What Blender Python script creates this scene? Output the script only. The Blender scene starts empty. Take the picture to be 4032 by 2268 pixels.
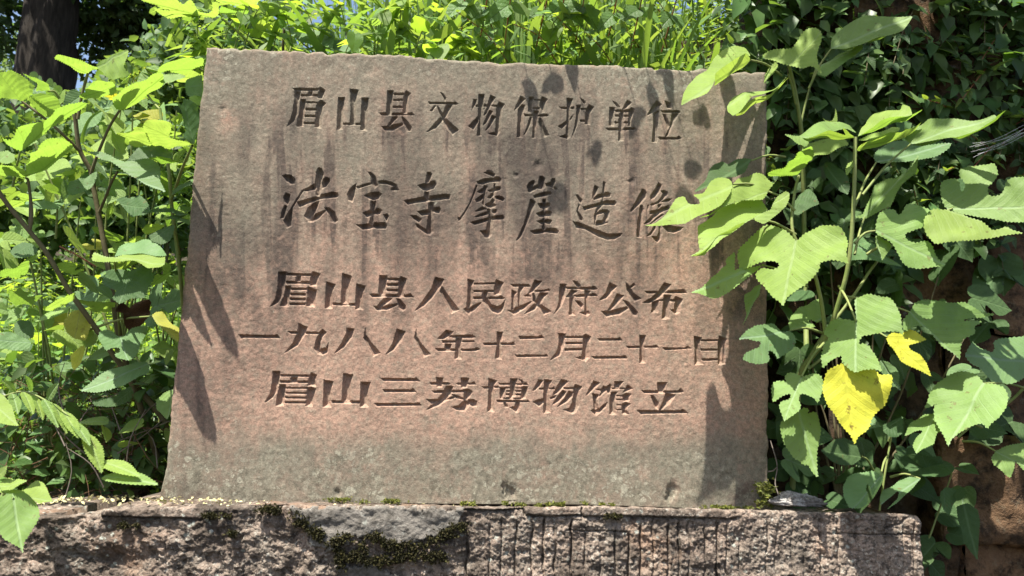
import bpy, math, random
import numpy as np
from mathutils import Vector, Matrix

random.seed(7)
RNG = np.random.default_rng(11)
scene = bpy.context.scene
COL = scene.collection

# ------------------------------------------------------------------ camera
CAM_LOC = np.array([0.00600834, -1.96027822, 0.27950337])
CAM_ROT = (1.70292036, -0.02891814, -0.04246585)
FPX = 3030.0
cam_data = bpy.data.cameras.new('camera')
cam = bpy.data.objects.new('camera', cam_data)
COL.objects.link(cam)
cam.location = CAM_LOC
cam.rotation_euler = CAM_ROT
cam_data.sensor_width = 36.0
cam_data.lens = FPX / 4032 * 36.0
cam_data.clip_start = 0.02
cam_data.clip_end = 400.0
cam_data.dof.use_dof = True
cam_data.dof.focus_distance = 1.98
cam_data.dof.aperture_fstop = 9.0
scene.camera = cam

# ------------------------------------------------------------------ light
TRAVEL = Vector((0.27, 0.36, -1.0)).normalized()      # direction in which the sunlight travels
elev = math.asin(-TRAVEL.z)
azim = math.atan2(-TRAVEL.x, -TRAVEL.y)               # of the sun, clockwise from +Y
world = bpy.data.worlds.new('World')
scene.world = world
world.use_nodes = True
wn = world.node_tree.nodes
sky = wn.new('ShaderNodeTexSky')
sky.sky_type = 'NISHITA'
sky.sun_disc = False
sky.sun_elevation = elev
sky.sun_rotation = azim
sky.air_density = 1.0
sky.dust_density = 2.5
sky.ozone_density = 1.0
world.node_tree.links.new(sky.outputs[0], wn['Background'].inputs['Color'])
wn['Background'].inputs['Strength'].default_value = 0.092
sun_data = bpy.data.lights.new('sun', 'SUN')
sun_data.energy = 5.0
sun_data.angle = math.radians(0.55)
sun_data.color = (1.0, 0.95, 0.86)
sun = bpy.data.objects.new('sun', sun_data)
sun.rotation_euler = TRAVEL.to_track_quat('-Z', 'Y').to_euler()
sun.location = (-3, -4, 8)
COL.objects.link(sun)
scene.view_settings.view_transform = 'Standard'
scene.view_settings.look = 'None'
scene.view_settings.gamma = 1.0
scene.view_settings.use_curve_mapping = False
scene.view_settings.exposure = 1.40

# ------------------------------------------------------------------ helpers
_c, _s = np.cos, np.sin
def _rot(rx, ry, rz):
    X = np.array([[1,0,0],[0,_c(rx),-_s(rx)],[0,_s(rx),_c(rx)]])
    Y = np.array([[_c(ry),0,_s(ry)],[0,1,0],[-_s(ry),0,_c(ry)]])
    Z = np.array([[_c(rz),-_s(rz),0],[_s(rz),_c(rz),0],[0,0,1]])
    return Z @ Y @ X
CR = _rot(*CAM_ROT)
def unproj(px, py, Y):
    """point on the plane y = Y that the photograph shows at (px, py) of 4032 x 2268"""
    px = np.asarray(px, float); py = np.asarray(py, float)
    d = np.stack([(px-2016)/FPX, -(py-1134)/FPX, -np.ones_like(px)], -1) @ CR.T
    t = (Y - CAM_LOC[1]) / d[..., 1]
    return CAM_LOC + d * t[..., None]
K = 4032/2576.0
def V(x, y, Y):
    p = unproj(x*K, y*K, Y)
    return Vector((float(p[0]), float(p[1]), float(p[2])))

_tab = np.random.default_rng(5).random((256, 256))
def vnoise(x, y, seed=0):
    x = np.asarray(x, float) + seed*17.31; y = np.asarray(y, float) + seed*7.77
    xi = np.floor(x).astype(int); yi = np.floor(y).astype(int)
    fx = x-xi; fy = y-yi
    fx = fx*fx*(3-2*fx); fy = fy*fy*(3-2*fy)
    a = _tab[xi & 255, yi & 255]; b = _tab[(xi+1) & 255, yi & 255]
    c = _tab[xi & 255, (yi+1) & 255]; d = _tab[(xi+1) & 255, (yi+1) & 255]
    return (a*(1-fx)+b*fx)*(1-fy) + (c*(1-fx)+d*fx)*fy
def fbm(x, y, octv=4, seed=0, gain=0.5):
    s = 0; a = 1.0; n = 0
    for i in range(octv):
        s = s + a*vnoise(x*2**i, y*2**i, seed+i*3); n += a; a *= gain
    return s/n
def sstep(a, b, x):
    t = np.clip((x-a)/(b-a), 0, 1)
    return t*t*(3-2*t)

def put(o, parent=None):
    COL.objects.link(o)
    if parent is not None: o.parent = parent
    return o
def tag(o, label=None, cat=None, group=None, kind=None):
    if label: o['label'] = label
    if cat: o['category'] = cat
    if group: o['group'] = group
    if kind: o['kind'] = kind
    return o
def empty(name, loc, label=None, cat=None, group=None):
    o = bpy.data.objects.new(name, None)
    o.empty_display_size = 0.05
    o.location = loc
    put(o)
    return tag(o, label, cat, group)
def np_mesh(name, verts, faces, mat=None, smooth=True, uv=None, col=None, origin=None):
    """verts (n,3), faces (m,k) of equal size, or a list of arrays of equal-size faces"""
    me = bpy.data.meshes.new(name)
    verts = np.asarray(verts, np.float32)
    if origin is not None: verts = verts - np.asarray(origin, np.float32)
    if not isinstance(faces, list): faces = [faces]
    faces = [np.asarray(f, np.int32) for f in faces if len(f)]
    loops = np.concatenate([f.ravel() for f in faces])
    sizes = np.concatenate([np.full(len(f), f.shape[1], np.int32) for f in faces])
    starts = np.concatenate([[0], np.cumsum(sizes)[:-1]]).astype(np.int32)
    me.vertices.add(len(verts)); me.vertices.foreach_set('co', verts.ravel())
    me.loops.add(len(loops)); me.loops.foreach_set('vertex_index', loops)
    me.polygons.add(len(sizes))
    me.polygons.foreach_set('loop_start', starts)
    me.polygons.foreach_set('loop_total', sizes)
    if smooth: me.polygons.foreach_set('use_smooth', np.ones(len(sizes), bool))
    if uv is not None:
        l = me.uv_layers.new(name='UVMap')
        l.data.foreach_set('uv', np.asarray(uv, np.float32)[loops].ravel())
    if col is not None:
        a = me.color_attributes.new('stain', 'FLOAT_COLOR', 'POINT')
        c4 = np.ones((len(verts), 4), np.float32); c4[:, :3] = col
        a.data.foreach_set('color', c4.ravel())
    if mat is not None: me.materials.append(mat)
    me.update(calc_edges=True)
    me.validate()
    return me
def mobj(name, me, parent=None, loc=(0,0,0)):
    o = bpy.data.objects.new(name, me)
    o.location = loc
    return put(o, parent)
def tube_arrays(pts, radii, n=6):
    pts = [Vector(p) for p in pts]
    out = []
    up = Vector((0.13, 0.31, 0.94))
    for i, p in enumerate(pts):
        d = (pts[min(i+1, len(pts)-1)] - pts[max(i-1, 0)]).normalized()
        a = d.cross(up)
        if a.length < 1e-3: a = d.cross(Vector((1, 0, 0)))
        a.normalize(); b = d.cross(a)
        for k in range(n):
            t = 2*math.pi*k/n
            out.append(p + (a*math.cos(t) + b*math.sin(t))*radii[i])
    f = []
    for i in range(len(pts)-1):
        for k in range(n):
            k2 = (k+1) % n
            f.append((i*n+k, i*n+k2, (i+1)*n+k2, (i+1)*n+k))
    return np.array([tuple(v) for v in out]), np.array(f)
def smooth_path(pts, sub=4):
    pts = [Vector(p) for p in pts]
    if len(pts) < 3: 
        return [pts[0].lerp(pts[-1], i/4) for i in range(5)]
    P = [pts[0]*2-pts[1]] + pts + [pts[-1]*2-pts[-2]]
    out = []
    for i in range(1, len(P)-2):
        for j in range(sub):
            t = j/sub
            a, b, c, d = P[i-1], P[i], P[i+1], P[i+2]
            out.append(0.5*((2*b)+(c-a)*t+(2*a-5*b+4*c-d)*t*t+(3*b-3*c+d-a)*t**3))
    out.append(pts[-1])
    return out
def tube(name, pts, r0, r1, mat, parent=None, n=6, sub=4, origin=None):
    pp = smooth_path(pts, sub)
    m = len(pp)
    rad = [r0+(r1-r0)*i/(m-1) for i in range(m)]
    v, f = tube_arrays(pp, rad, n)
    me = np_mesh(name, v, f, mat, origin=origin)
    return mobj(name, me, parent)

# ------------------------------------------------------------------ materials
class NT:
    def __init__(self, name):
        self.m = bpy.data.materials.new(name); self.m.use_nodes = True
        self.t = self.m.node_tree; self.n = self.t.nodes
        self.n.clear()
        self.out = self.n.new('ShaderNodeOutputMaterial')
    def add(self, typ, ins=None, **kw):
        x = self.n.new(typ)
        for k, v in kw.items(): setattr(x, k, v)
        for k, v in (ins or {}).items(): self.set(x.inputs[k], v)
        return x
    def set(self, sock, v):
        if isinstance(v, bpy.types.NodeSocket): self.t.links.new(v, sock)
        elif isinstance(v, bpy.types.Node): self.t.links.new(v.outputs[0], sock)
        else: sock.default_value = v
    def math(self, op, a, b=0.0, c=None, clamp=False):
        x = self.n.new('ShaderNodeMath'); x.operation = op; x.use_clamp = clamp
        self.set(x.inputs[0], a); self.set(x.inputs[1], b)
        if c is not None: self.set(x.inputs[2], c)
        return x.outputs[0]
    def noise(self, co, scale, detail=4, rough=0.55):
        x = self.add('ShaderNodeTexNoise', {'Vector': co, 'Scale': scale, 'Detail': detail, 'Roughness': rough})
        return x.outputs['Fac']
    def ramp(self, fac, a, b):
        x = self.add('ShaderNodeMapRange', {'Value': fac, 'From Min': a, 'From Max': b})
        x.clamp = True
        return x.outputs[0]
    def mix(self, f, a, b, mode='MIX'):
        x = self.n.new('ShaderNodeMix'); x.data_type = 'RGBA'; x.blend_type = mode
        self.set(x.inputs[0], f); self.set(x.inputs[6], a); self.set(x.inputs[7], b)
        return x.outputs[2]
    def scale(self, co, v):
        x = self.add('ShaderNodeMapping', {'Vector': co, 'Scale': v})
        return x.outputs[0]
def C(*c): return (c[0], c[1], c[2], 1.0)

def mat_tablet():
    g = NT('red_sandstone')
    co = g.add('ShaderNodeTexCoord').outputs['Object']
    at = g.add('ShaderNodeAttribute', attribute_name='stain')
    sep = g.add('ShaderNodeSeparateColor', {'Color': at.outputs['Color']})
    warm, dark, lich = sep.outputs[0], sep.outputs[1], sep.outputs[2]
    n1 = g.noise(co, 9, 5, 0.6)
    n2 = g.noise(co, 60, 5, 0.65)
    n3 = g.noise(co, 260, 3, 0.7)
    w = g.math('ADD', warm, g.math('MULTIPLY', g.math('SUBTRACT', n1, 0.5), 0.9), clamp=True)
    c = g.mix(w, C(0.178, 0.154, 0.116), C(0.342, 0.219, 0.160))
    c = g.mix(g.math('MULTIPLY', g.ramp(n2, 0.45, 0.66), 0.75), c, C(0.270, 0.215, 0.160))
    c = g.mix(g.math('MULTIPLY', g.ramp(g.noise(co, 95, 5, 0.7), 0.56, 0.40), 0.45), c, C(0.105, 0.080, 0.062))
    dk = g.math('MULTIPLY', dark, g.ramp(n2, 0.10, 0.50))
    c = g.mix(g.math('MULTIPLY', dk, 0.78), c, C(0.052, 0.042, 0.037))
    # lichen: blotches of grey green with pale rosettes
    wob = g.add('ShaderNodeTexNoise', {'Vector': co, 'Scale': 45.0, 'Detail': 4.0})
    wv = g.add('ShaderNodeVectorMath', {0: wob.outputs['Color'], 1: (0.03, 0.03, 0.03)}, operation='MULTIPLY')
    cw = g.add('ShaderNodeVectorMath', {0: co, 1: wv.outputs[0]}, operation='ADD').outputs[0]
    lm = g.math('MULTIPLY', lich, g.ramp(g.noise(co, 17, 7, 0.8), 0.42, 0.55))
    c = g.mix(g.math('MULTIPLY', lm, 0.8), c, g.mix(g.ramp(g.noise(co, 75, 6, 0.8), 0.40, 0.60), C(0.098, 0.092, 0.068), C(0.235, 0.220, 0.165)))
    for sc_, th, off in ((38.0, 0.30, 0.0), (85.0, 0.36, 0.02)):
        vo = g.add('ShaderNodeTexVoronoi', {'Vector': cw, 'Scale': sc_})
        rnd_ = g.add('ShaderNodeSeparateColor', {'Color': vo.outputs['Color']}).outputs[0]
        size = g.math('MULTIPLY', g.math('SUBTRACT', g.math('ADD', g.math('MULTIPLY', lich, 0.55), rnd_), 0.80+off), 1.0, clamp=True)
        sp = g.ramp(g.math('SUBTRACT', g.math('MULTIPLY', size, th*2.2), vo.outputs['Distance']), -0.01, 0.06)
        sp = g.math('MULTIPLY', sp, g.ramp(n3, 0.30, 0.50))
        c = g.mix(g.math('MULTIPLY', g.math('MULTIPLY', sp, g.ramp(g.noise(co, 8, 3), 0.35, 0.62)), 0.62), c, C(0.34, 0.325, 0.25))
    c = g.mix(0.6, c, g.mix(n3, C(0.2, 0.2, 0.2), C(1.7, 1.7, 1.7)), 'MULTIPLY')
    gr = g.noise(co, 520, 2, 0.6)
    c = g.mix(0.26, c, g.mix(g.ramp(gr, 0.3, 0.7), C(0.45, 0.45, 0.45), C(1.35, 1.35, 1.35)), 'MULTIPLY')
    b1 = g.add('ShaderNodeBump', {'Height': g.math('ADD', g.noise(co, 330, 4, 0.7), g.math('MULTIPLY', g.noise(co, 110, 4, 0.6), 1.2)), 'Strength': 0.6, 'Distance': 0.0017})
    p = g.add('ShaderNodeBsdfPrincipled', {'Base Color': c, 'Roughness': 0.92, 'Normal': b1.outputs[0], 'Specular IOR Level': 0.15})
    g.t.links.new(p.outputs[0], g.out.inputs[0])
    return g.m

def mat_rough_stone(name, ca, cb, cdark, clich, scale=1.0, lich=0.5, dark=0.8, bump=0.006):
    g = NT(name)
    co = g.add('ShaderNodeTexCoord').outputs['Object']
    n1 = g.noise(co, 7*scale, 5, 0.6); n2 = g.noise(co, 34*scale, 6, 0.7); n3 = g.noise(co, 150*scale, 4, 0.7)
    c = g.mix(g.ramp(n1, 0.35, 0.65), ca, cb)
    c = g.mix(g.math('MULTIPLY', g.ramp(n2, 0.48, 0.62), dark), c, cdark)
    c = g.mix(g.math('MULTIPLY', g.ramp(g.noise(co, 60*scale, 5, 0.75), 0.56, 0.66), lich), c, clich)
    c = g.mix(g.math('MULTIPLY', g.ramp(g.noise(co, 5.5*scale, 5, 0.65), 0.50, 0.62), 0.55*dark), c, cdark)
    if name == 'weathered_plinth_stone':       # black biological staining, heaviest on the rough left half
        sx = g.add('ShaderNodeSeparateXYZ', {'Vector': co}).outputs[0]
        lw = g.ramp(sx, 0.15, -0.45)
        st_ = g.math('MULTIPLY', g.ramp(g.math('ADD', g.noise(g.scale(co, (1, 1, 0.55)), 7.5, 6, 0.72), g.math('MULTIPLY', lw, 0.07)), 0.50, 0.62), 0.72)
        c = g.mix(st_, c, C(0.062, 0.048, 0.038))
        c = g.mix(g.math('MULTIPLY', g.ramp(g.noise(co, 4.2, 4, 0.6), 0.55, 0.68), 0.6), c, C(0.40, 0.25, 0.165))
    vo = g.add('ShaderNodeTexVoronoi', {'Vector': co, 'Scale': 26.0*scale})
    sp = g.math('MULTIPLY', g.ramp(g.math('ADD', vo.outputs['Distance'], g.math('MULTIPLY', n3, 0.5)), 0.48, 0.36), g.ramp(g.noise(co, 5*scale, 3), 0.52, 0.6))
    c = g.mix(g.math('MULTIPLY', sp, lich), c, C(0.42, 0.44, 0.38))
    c = g.mix(0.55, c, g.mix(n3, C(0.1, 0.1, 0.1), C(1.9, 1.9, 1.9)), 'MULTIPLY')
    h = g.math('ADD', g.math('MULTIPLY', n2, 1.6), g.math('ADD', n3, g.math('MULTIPLY', g.noise(co, 420*scale, 3), 0.3)))
    b1 = g.add('ShaderNodeBump', {'Height': h, 'Strength': 1.0, 'Distance': bump})
    p = g.add('ShaderNodeBsdfPrincipled', {'Base Color': c, 'Roughness': 0.95, 'Normal': b1.outputs[0], 'Specular IOR Level': 0.12})
    g.t.links.new(p.outputs[0], g.out.inputs[0])
    return g.m

def mat_leaf(name, top, under, trans, tfac=0.42, vein=(0.30, 0.42, 0.16), var=0.25, rough=0.52, veins=True, island=False, freq=8.0, spots=0.0):
    g = NT(name)
    tc = g.add('ShaderNodeTexCoord')
    oi = g.add('ShaderNodeObjectInfo').outputs['Random']
    geo = g.add('ShaderNodeNewGeometry')
    rnd = geo.outputs['Random Per Island'] if island else oi
    co = tc.outputs['Object']
    nz = g.noise(co, 4.0 if not island else 9.0, 4, 0.6)
    hs = g.add('ShaderNodeHueSaturation', {'Hue': g.math('ADD', 0.5-0.025*var*2, g.math('MULTIPLY', rnd, 0.05*var*2)),
                                           'Saturation': 1.0,
                                           'Value': g.math('ADD', 1.0-var, g.math('MULTIPLY', g.math('FRACT', g.math('MULTIPLY', rnd, 7.31)), 2*var)),
                                           'Color': g.mix(g.ramp(nz, 0.3, 0.7), C(*[v*0.85 for v in top]), C(*[v*1.15 for v in top]))})
    ctop = hs.outputs[0]
    cund = C(*under)
    ctr = g.mix(0.75, C(*trans), g.mix(rnd, C(0.65, 0.8, 0.6), C(1.25, 1.1, 1.2)), 'MULTIPLY')
    bump_h = nz
    if veins:
        uv = g.add('ShaderNodeSeparateXYZ', {'Vector': tc.outputs['UV']})
        x = g.math('ABSOLUTE', g.math('MULTIPLY', g.math('SUBTRACT', uv.outputs[0], 0.5), 2.0))
        y = uv.outputs[1]
        ph = g.math('FRACT', g.math('MULTIPLY', g.math('ADD', g.math('SUBTRACT', y, g.math('MULTIPLY', g.math('POWER', x, 0.8), 0.70)), g.math('MULTIPLY', g.noise(tc.outputs['UV'], 3, 2), 0.10)), freq))
        lat = g.math('ABSOLUTE', g.math('SUBTRACT', ph, 0.5))
        line = g.ramp(lat, 0.075, 0.02)
        mid = g.ramp(x, 0.028, 0.008)
        net = g.add('ShaderNodeTexVoronoi', {'Vector': tc.outputs['UV'], 'Scale': 46.0}, feature='DISTANCE_TO_EDGE').outputs['Distance']
        netl = g.math('MULTIPLY', g.ramp(net, 0.10, 0.03), 0.25)
        vm = g.math('MAXIMUM', g.math('MAXIMUM', g.math('MULTIPLY', line, 0.42), mid), netl)
        ctop = g.mix(g.math('MULTIPLY', vm, 0.6), ctop, C(*vein))
        cund = g.mix(g.math('MULTIPLY', vm, 0.5), cund, C(vein[0]*0.7, vein[1]*0.7, vein[2]*0.6))
        ctr = g.mix(g.math('MULTIPLY', vm, 0.55), ctr, C(trans[0]*0.28, trans[1]*0.33, trans[2]*0.2))
        bump_h = g.math('ADD', g.math('MULTIPLY', g.math('MULTIPLY', lat, lat), 0.7), g.math('ADD', g.math('MULTIPLY', vm, -0.25), g.math('MULTIPLY', g.noise(co, 14, 4, 0.6), 0.7)))
    if veins and name.endswith('mulberry_leaf'):
        bl = g.math('MULTIPLY', g.ramp(g.noise(g.add('ShaderNodeVectorMath', {0: co, 1: g.add('ShaderNodeCombineXYZ', {0: g.math('MULTIPLY', oi, 37.0)}).outputs[0]}, operation='ADD').outputs[0], 55, 3, 0.6), 0.66, 0.70), 0.6)
        ctop = g.mix(bl, ctop, C(0.13, 0.10, 0.035)); ctr = g.mix(bl, ctr, C(0.10, 0.06, 0.01))
        pale = g.ramp(g.noise(co, 16, 4, 0.65), 0.50, 0.75)
        ctop = g.mix(g.math('MULTIPLY', pale, 0.35), ctop, C(top[0]*1.5, top[1]*1.35, top[2]*1.7))
    if name == 'yellow_autumn_leaf':
        gp = g.ramp(g.noise(co, 22, 4, 0.7), 0.46, 0.68)
        ctop = g.mix(g.math('MULTIPLY', gp, 0.55), ctop, C(0.34, 0.40, 0.05)); ctr = g.mix(g.math('MULTIPLY', gp, 0.5), ctr, C(0.35, 0.42, 0.04))
    if spots > 0:
        sp = g.math('MULTIPLY', g.ramp(g.noise(co, 30, 4, 0.7), 0.60, 0.68), spots)
        ctop = g.mix(sp, ctop, C(0.12, 0.07, 0.02)); ctr = g.mix(sp, ctr, C(0.10, 0.05, 0.01))
    bf = geo.outputs['Backfacing']
    cb = g.mix(bf, ctop, cund)
    bp = g.add('ShaderNodeBump', {'Height': bump_h, 'Strength': 0.34, 'Distance': 0.011 if veins else 0.004})
    p = g.add('ShaderNodeBsdfPrincipled', {'Base Color': cb, 'Roughness': rough, 'Specular IOR Level': 0.17, 'Normal': bp.outputs[0],
                                           'Sheen Weight': 0.06})
    tr = g.add('ShaderNodeBsdfTranslucent', {'Color': ctr, 'Normal': bp.outputs[0]})
    mx = g.add('ShaderNodeMixShader', {0: tfac, 1: p.outputs[0], 2: tr.outputs[0]})
    g.t.links.new(mx.outputs[0], g.out.inputs[0])
    return g.m
def mat_plain(name, ca, cb, scale=40.0, rough=0.8, bump=0.002, stretch=(1,1,1)):
    g = NT(name)
    co = g.scale(g.add('ShaderNodeTexCoord').outputs['Object'], stretch)
    n = g.noise(co, scale, 5, 0.65)
    c = g.mix(g.ramp(n, 0.32, 0.68), ca, cb)
    b = g.add('ShaderNodeBump', {'Height': n, 'Strength': 0.8, 'Distance': bump})
    p = g.add('ShaderNodeBsdfPrincipled', {'Base Color': c, 'Roughness': rough, 'Normal': b.outputs[0], 'Specular IOR Level': 0.2})
    g.t.links.new(p.outputs[0], g.out.inputs[0])
    return g.m
M = {}
M['tablet'] = mat_tablet()
M['plinth'] = mat_rough_stone('weathered_plinth_stone', C(0.345,0.262,0.205), C(0.262,0.220,0.178), C(0.045,0.038,0.032), C(0.55,0.52,0.44), scale=1.6, lich=0.9, dark=0.9, bump=0.005)
M['mortar'] = mat_rough_stone('grey_mortar', C(0.185,0.168,0.145), C(0.145,0.132,0.115), C(0.06,0.054,0.045), C(0.34,0.33,0.29), scale=1.3, lich=0.6, dark=0.75, bump=0.003)
M['wall'] = mat_rough_stone('brown_wall_stone', C(0.13,0.078,0.042), C(0.048,0.036,0.026), C(0.014,0.012,0.010), C(0.12,0.12,0.08), scale=0.6, lich=0.3, bump=0.008)  # near-black brown: the shade on the wall is put into this colour
M['wall_sunlit'] = mat_rough_stone('sunlit_tan_stone', C(0.20,0.120,0.068), C(0.11,0.068,0.040), C(0.02,0.017,0.014), C(0.18,0.15,0.10), scale=0.6, lich=0.4, bump=0.006)  # warm tan stone, brightened: the sun patch is put into its colour
M['pebble'] = mat_rough_stone('pale_rock', C(0.60,0.58,0.55), C(0.48,0.42,0.37), C(0.12,0.10,0.085), C(0.55,0.55,0.53), scale=3.4, lich=0.7, dark=0.85, bump=0.007)
M['soil'] = mat_plain('dark_humus_soil', C(0.020,0.016,0.010), C(0.055,0.045,0.028), 12, 0.95, 0.02)
M['moss'] = mat_leaf('dark_moss', (0.034,0.030,0.008), (0.03,0.027,0.008), (0.05,0.05,0.01), 0.15, var=0.5, rough=0.8, veins=False, island=True)
M['litter'] = mat_plain('dry_pale_petals', C(0.55,0.52,0.28), C(0.42,0.36,0.18), 30, 0.7)
M['bark'] = mat_plain('furrowed_dark_bark', C(0.009,0.007,0.005), C(0.038,0.031,0.024), 22, 0.95, 0.03, (1,1,0.15))  # near-black because the trunk's shade is put into the bark colour
M['stem_brown'] = mat_plain('brown_green_stem', C(0.085,0.070,0.038), C(0.145,0.125,0.065), 30, 0.7)
M['stem_green'] = mat_plain('pale_green_stem', C(0.15,0.20,0.055), C(0.22,0.24,0.09), 30, 0.6)
M['stem_red'] = mat_plain('red_creeper_stem', C(0.17,0.045,0.025), C(0.24,0.10,0.05), 30, 0.6)
M['twig'] = mat_plain('dry_grey_twig', C(0.12,0.095,0.08), C(0.2,0.17,0.14), 30, 0.9)
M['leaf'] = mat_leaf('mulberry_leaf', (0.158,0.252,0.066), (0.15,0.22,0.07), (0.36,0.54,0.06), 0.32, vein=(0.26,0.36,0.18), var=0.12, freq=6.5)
M['leaf_lit'] = mat_leaf('sunlit_mulberry_leaf', (0.240,0.345,0.075), (0.20,0.29,0.07), (0.35,0.53,0.07), 0.46, vein=(0.30,0.40,0.16), var=0.10, freq=6.5)  # brighter copy of the mulberry leaf, sunlight put into its colours
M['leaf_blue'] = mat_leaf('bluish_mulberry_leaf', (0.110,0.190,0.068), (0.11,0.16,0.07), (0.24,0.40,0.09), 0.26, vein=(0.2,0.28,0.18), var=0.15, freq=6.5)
M['leaf_dark'] = mat_leaf('dark_mulberry_leaf', (0.048,0.092,0.030), (0.05,0.085,0.035), (0.15,0.29,0.03), 0.30, vein=(0.12,0.19,0.08), var=0.2, freq=6.5)  # dark green leaf, darkened further: shade is put into its colours
M['leaf_yellow'] = mat_leaf('yellow_autumn_leaf', (0.52,0.515,0.050), (0.48,0.46,0.05), (0.62,0.60,0.04), 0.32, vein=(0.55,0.52,0.06), var=0.06, spots=0.8, freq=6.5)
M['leaf_olive'] = mat_leaf('yellowing_leaf', (0.33,0.33,0.05), (0.3,0.3,0.05), (0.6,0.55,0.04), 0.45, vein=(0.35,0.36,0.1), var=0.15, spots=0.4)
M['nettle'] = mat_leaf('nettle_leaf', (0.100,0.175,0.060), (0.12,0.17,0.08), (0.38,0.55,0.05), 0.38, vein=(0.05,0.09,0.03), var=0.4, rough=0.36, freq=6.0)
M['nettle_dark'] = mat_leaf('shaded_creeper_leaf', (0.050,0.095,0.035), (0.06,0.09,0.04), (0.16,0.28,0.03), 0.26, vein=(0.03,0.06,0.02), var=0.35, rough=0.38, freq=6.0)  # darker copy of the nettle leaf, wall shade put into its colours
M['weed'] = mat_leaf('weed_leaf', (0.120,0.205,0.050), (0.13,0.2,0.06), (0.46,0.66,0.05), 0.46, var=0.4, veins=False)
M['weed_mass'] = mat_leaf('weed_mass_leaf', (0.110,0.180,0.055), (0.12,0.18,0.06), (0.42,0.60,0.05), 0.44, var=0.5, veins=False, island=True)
M['nettle_mass'] = mat_leaf('creeper_mass_leaf', (0.062,0.112,0.034), (0.065,0.10,0.04), (0.22,0.37,0.04), 0.32, var=0.45, veins=False, island=True, rough=0.36)  # darkened so that the foliage carries the wall's shade in its colour
M['grass'] = mat_leaf('grass_blade', (0.115,0.195,0.055), (0.12,0.2,0.06), (0.32,0.50,0.05), 0.38, var=0.35, veins=False)
M['grass_mass'] = mat_leaf('grass_mass_blade', (0.115,0.190,0.055), (0.12,0.2,0.06), (0.34,0.50,0.06), 0.38, var=0.45, veins=False, island=True)
M['tree_leaf'] = mat_leaf('tree_leaf', (0.045,0.085,0.028), (0.05,0.08,0.03), (0.12,0.22,0.03), 0.30, var=0.45, veins=False, island=True, rough=0.5)
M['far_leaf'] = mat_leaf('distant_tree_leaf', (0.085,0.135,0.060), (0.09,0.13,0.06), (0.25,0.38,0.08), 0.35, var=0.4, veins=False, island=True, rough=0.6)
M['dead'] = mat_plain('dead_brown_leaf', C(0.06,0.03,0.018), C(0.14,0.075,0.04), 25, 0.85, 0.01)
M['web'] = mat_plain('grey_cobweb', C(0.5,0.5,0.5), C(0.6,0.6,0.6), 25, 0.7, 0.001)

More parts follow.
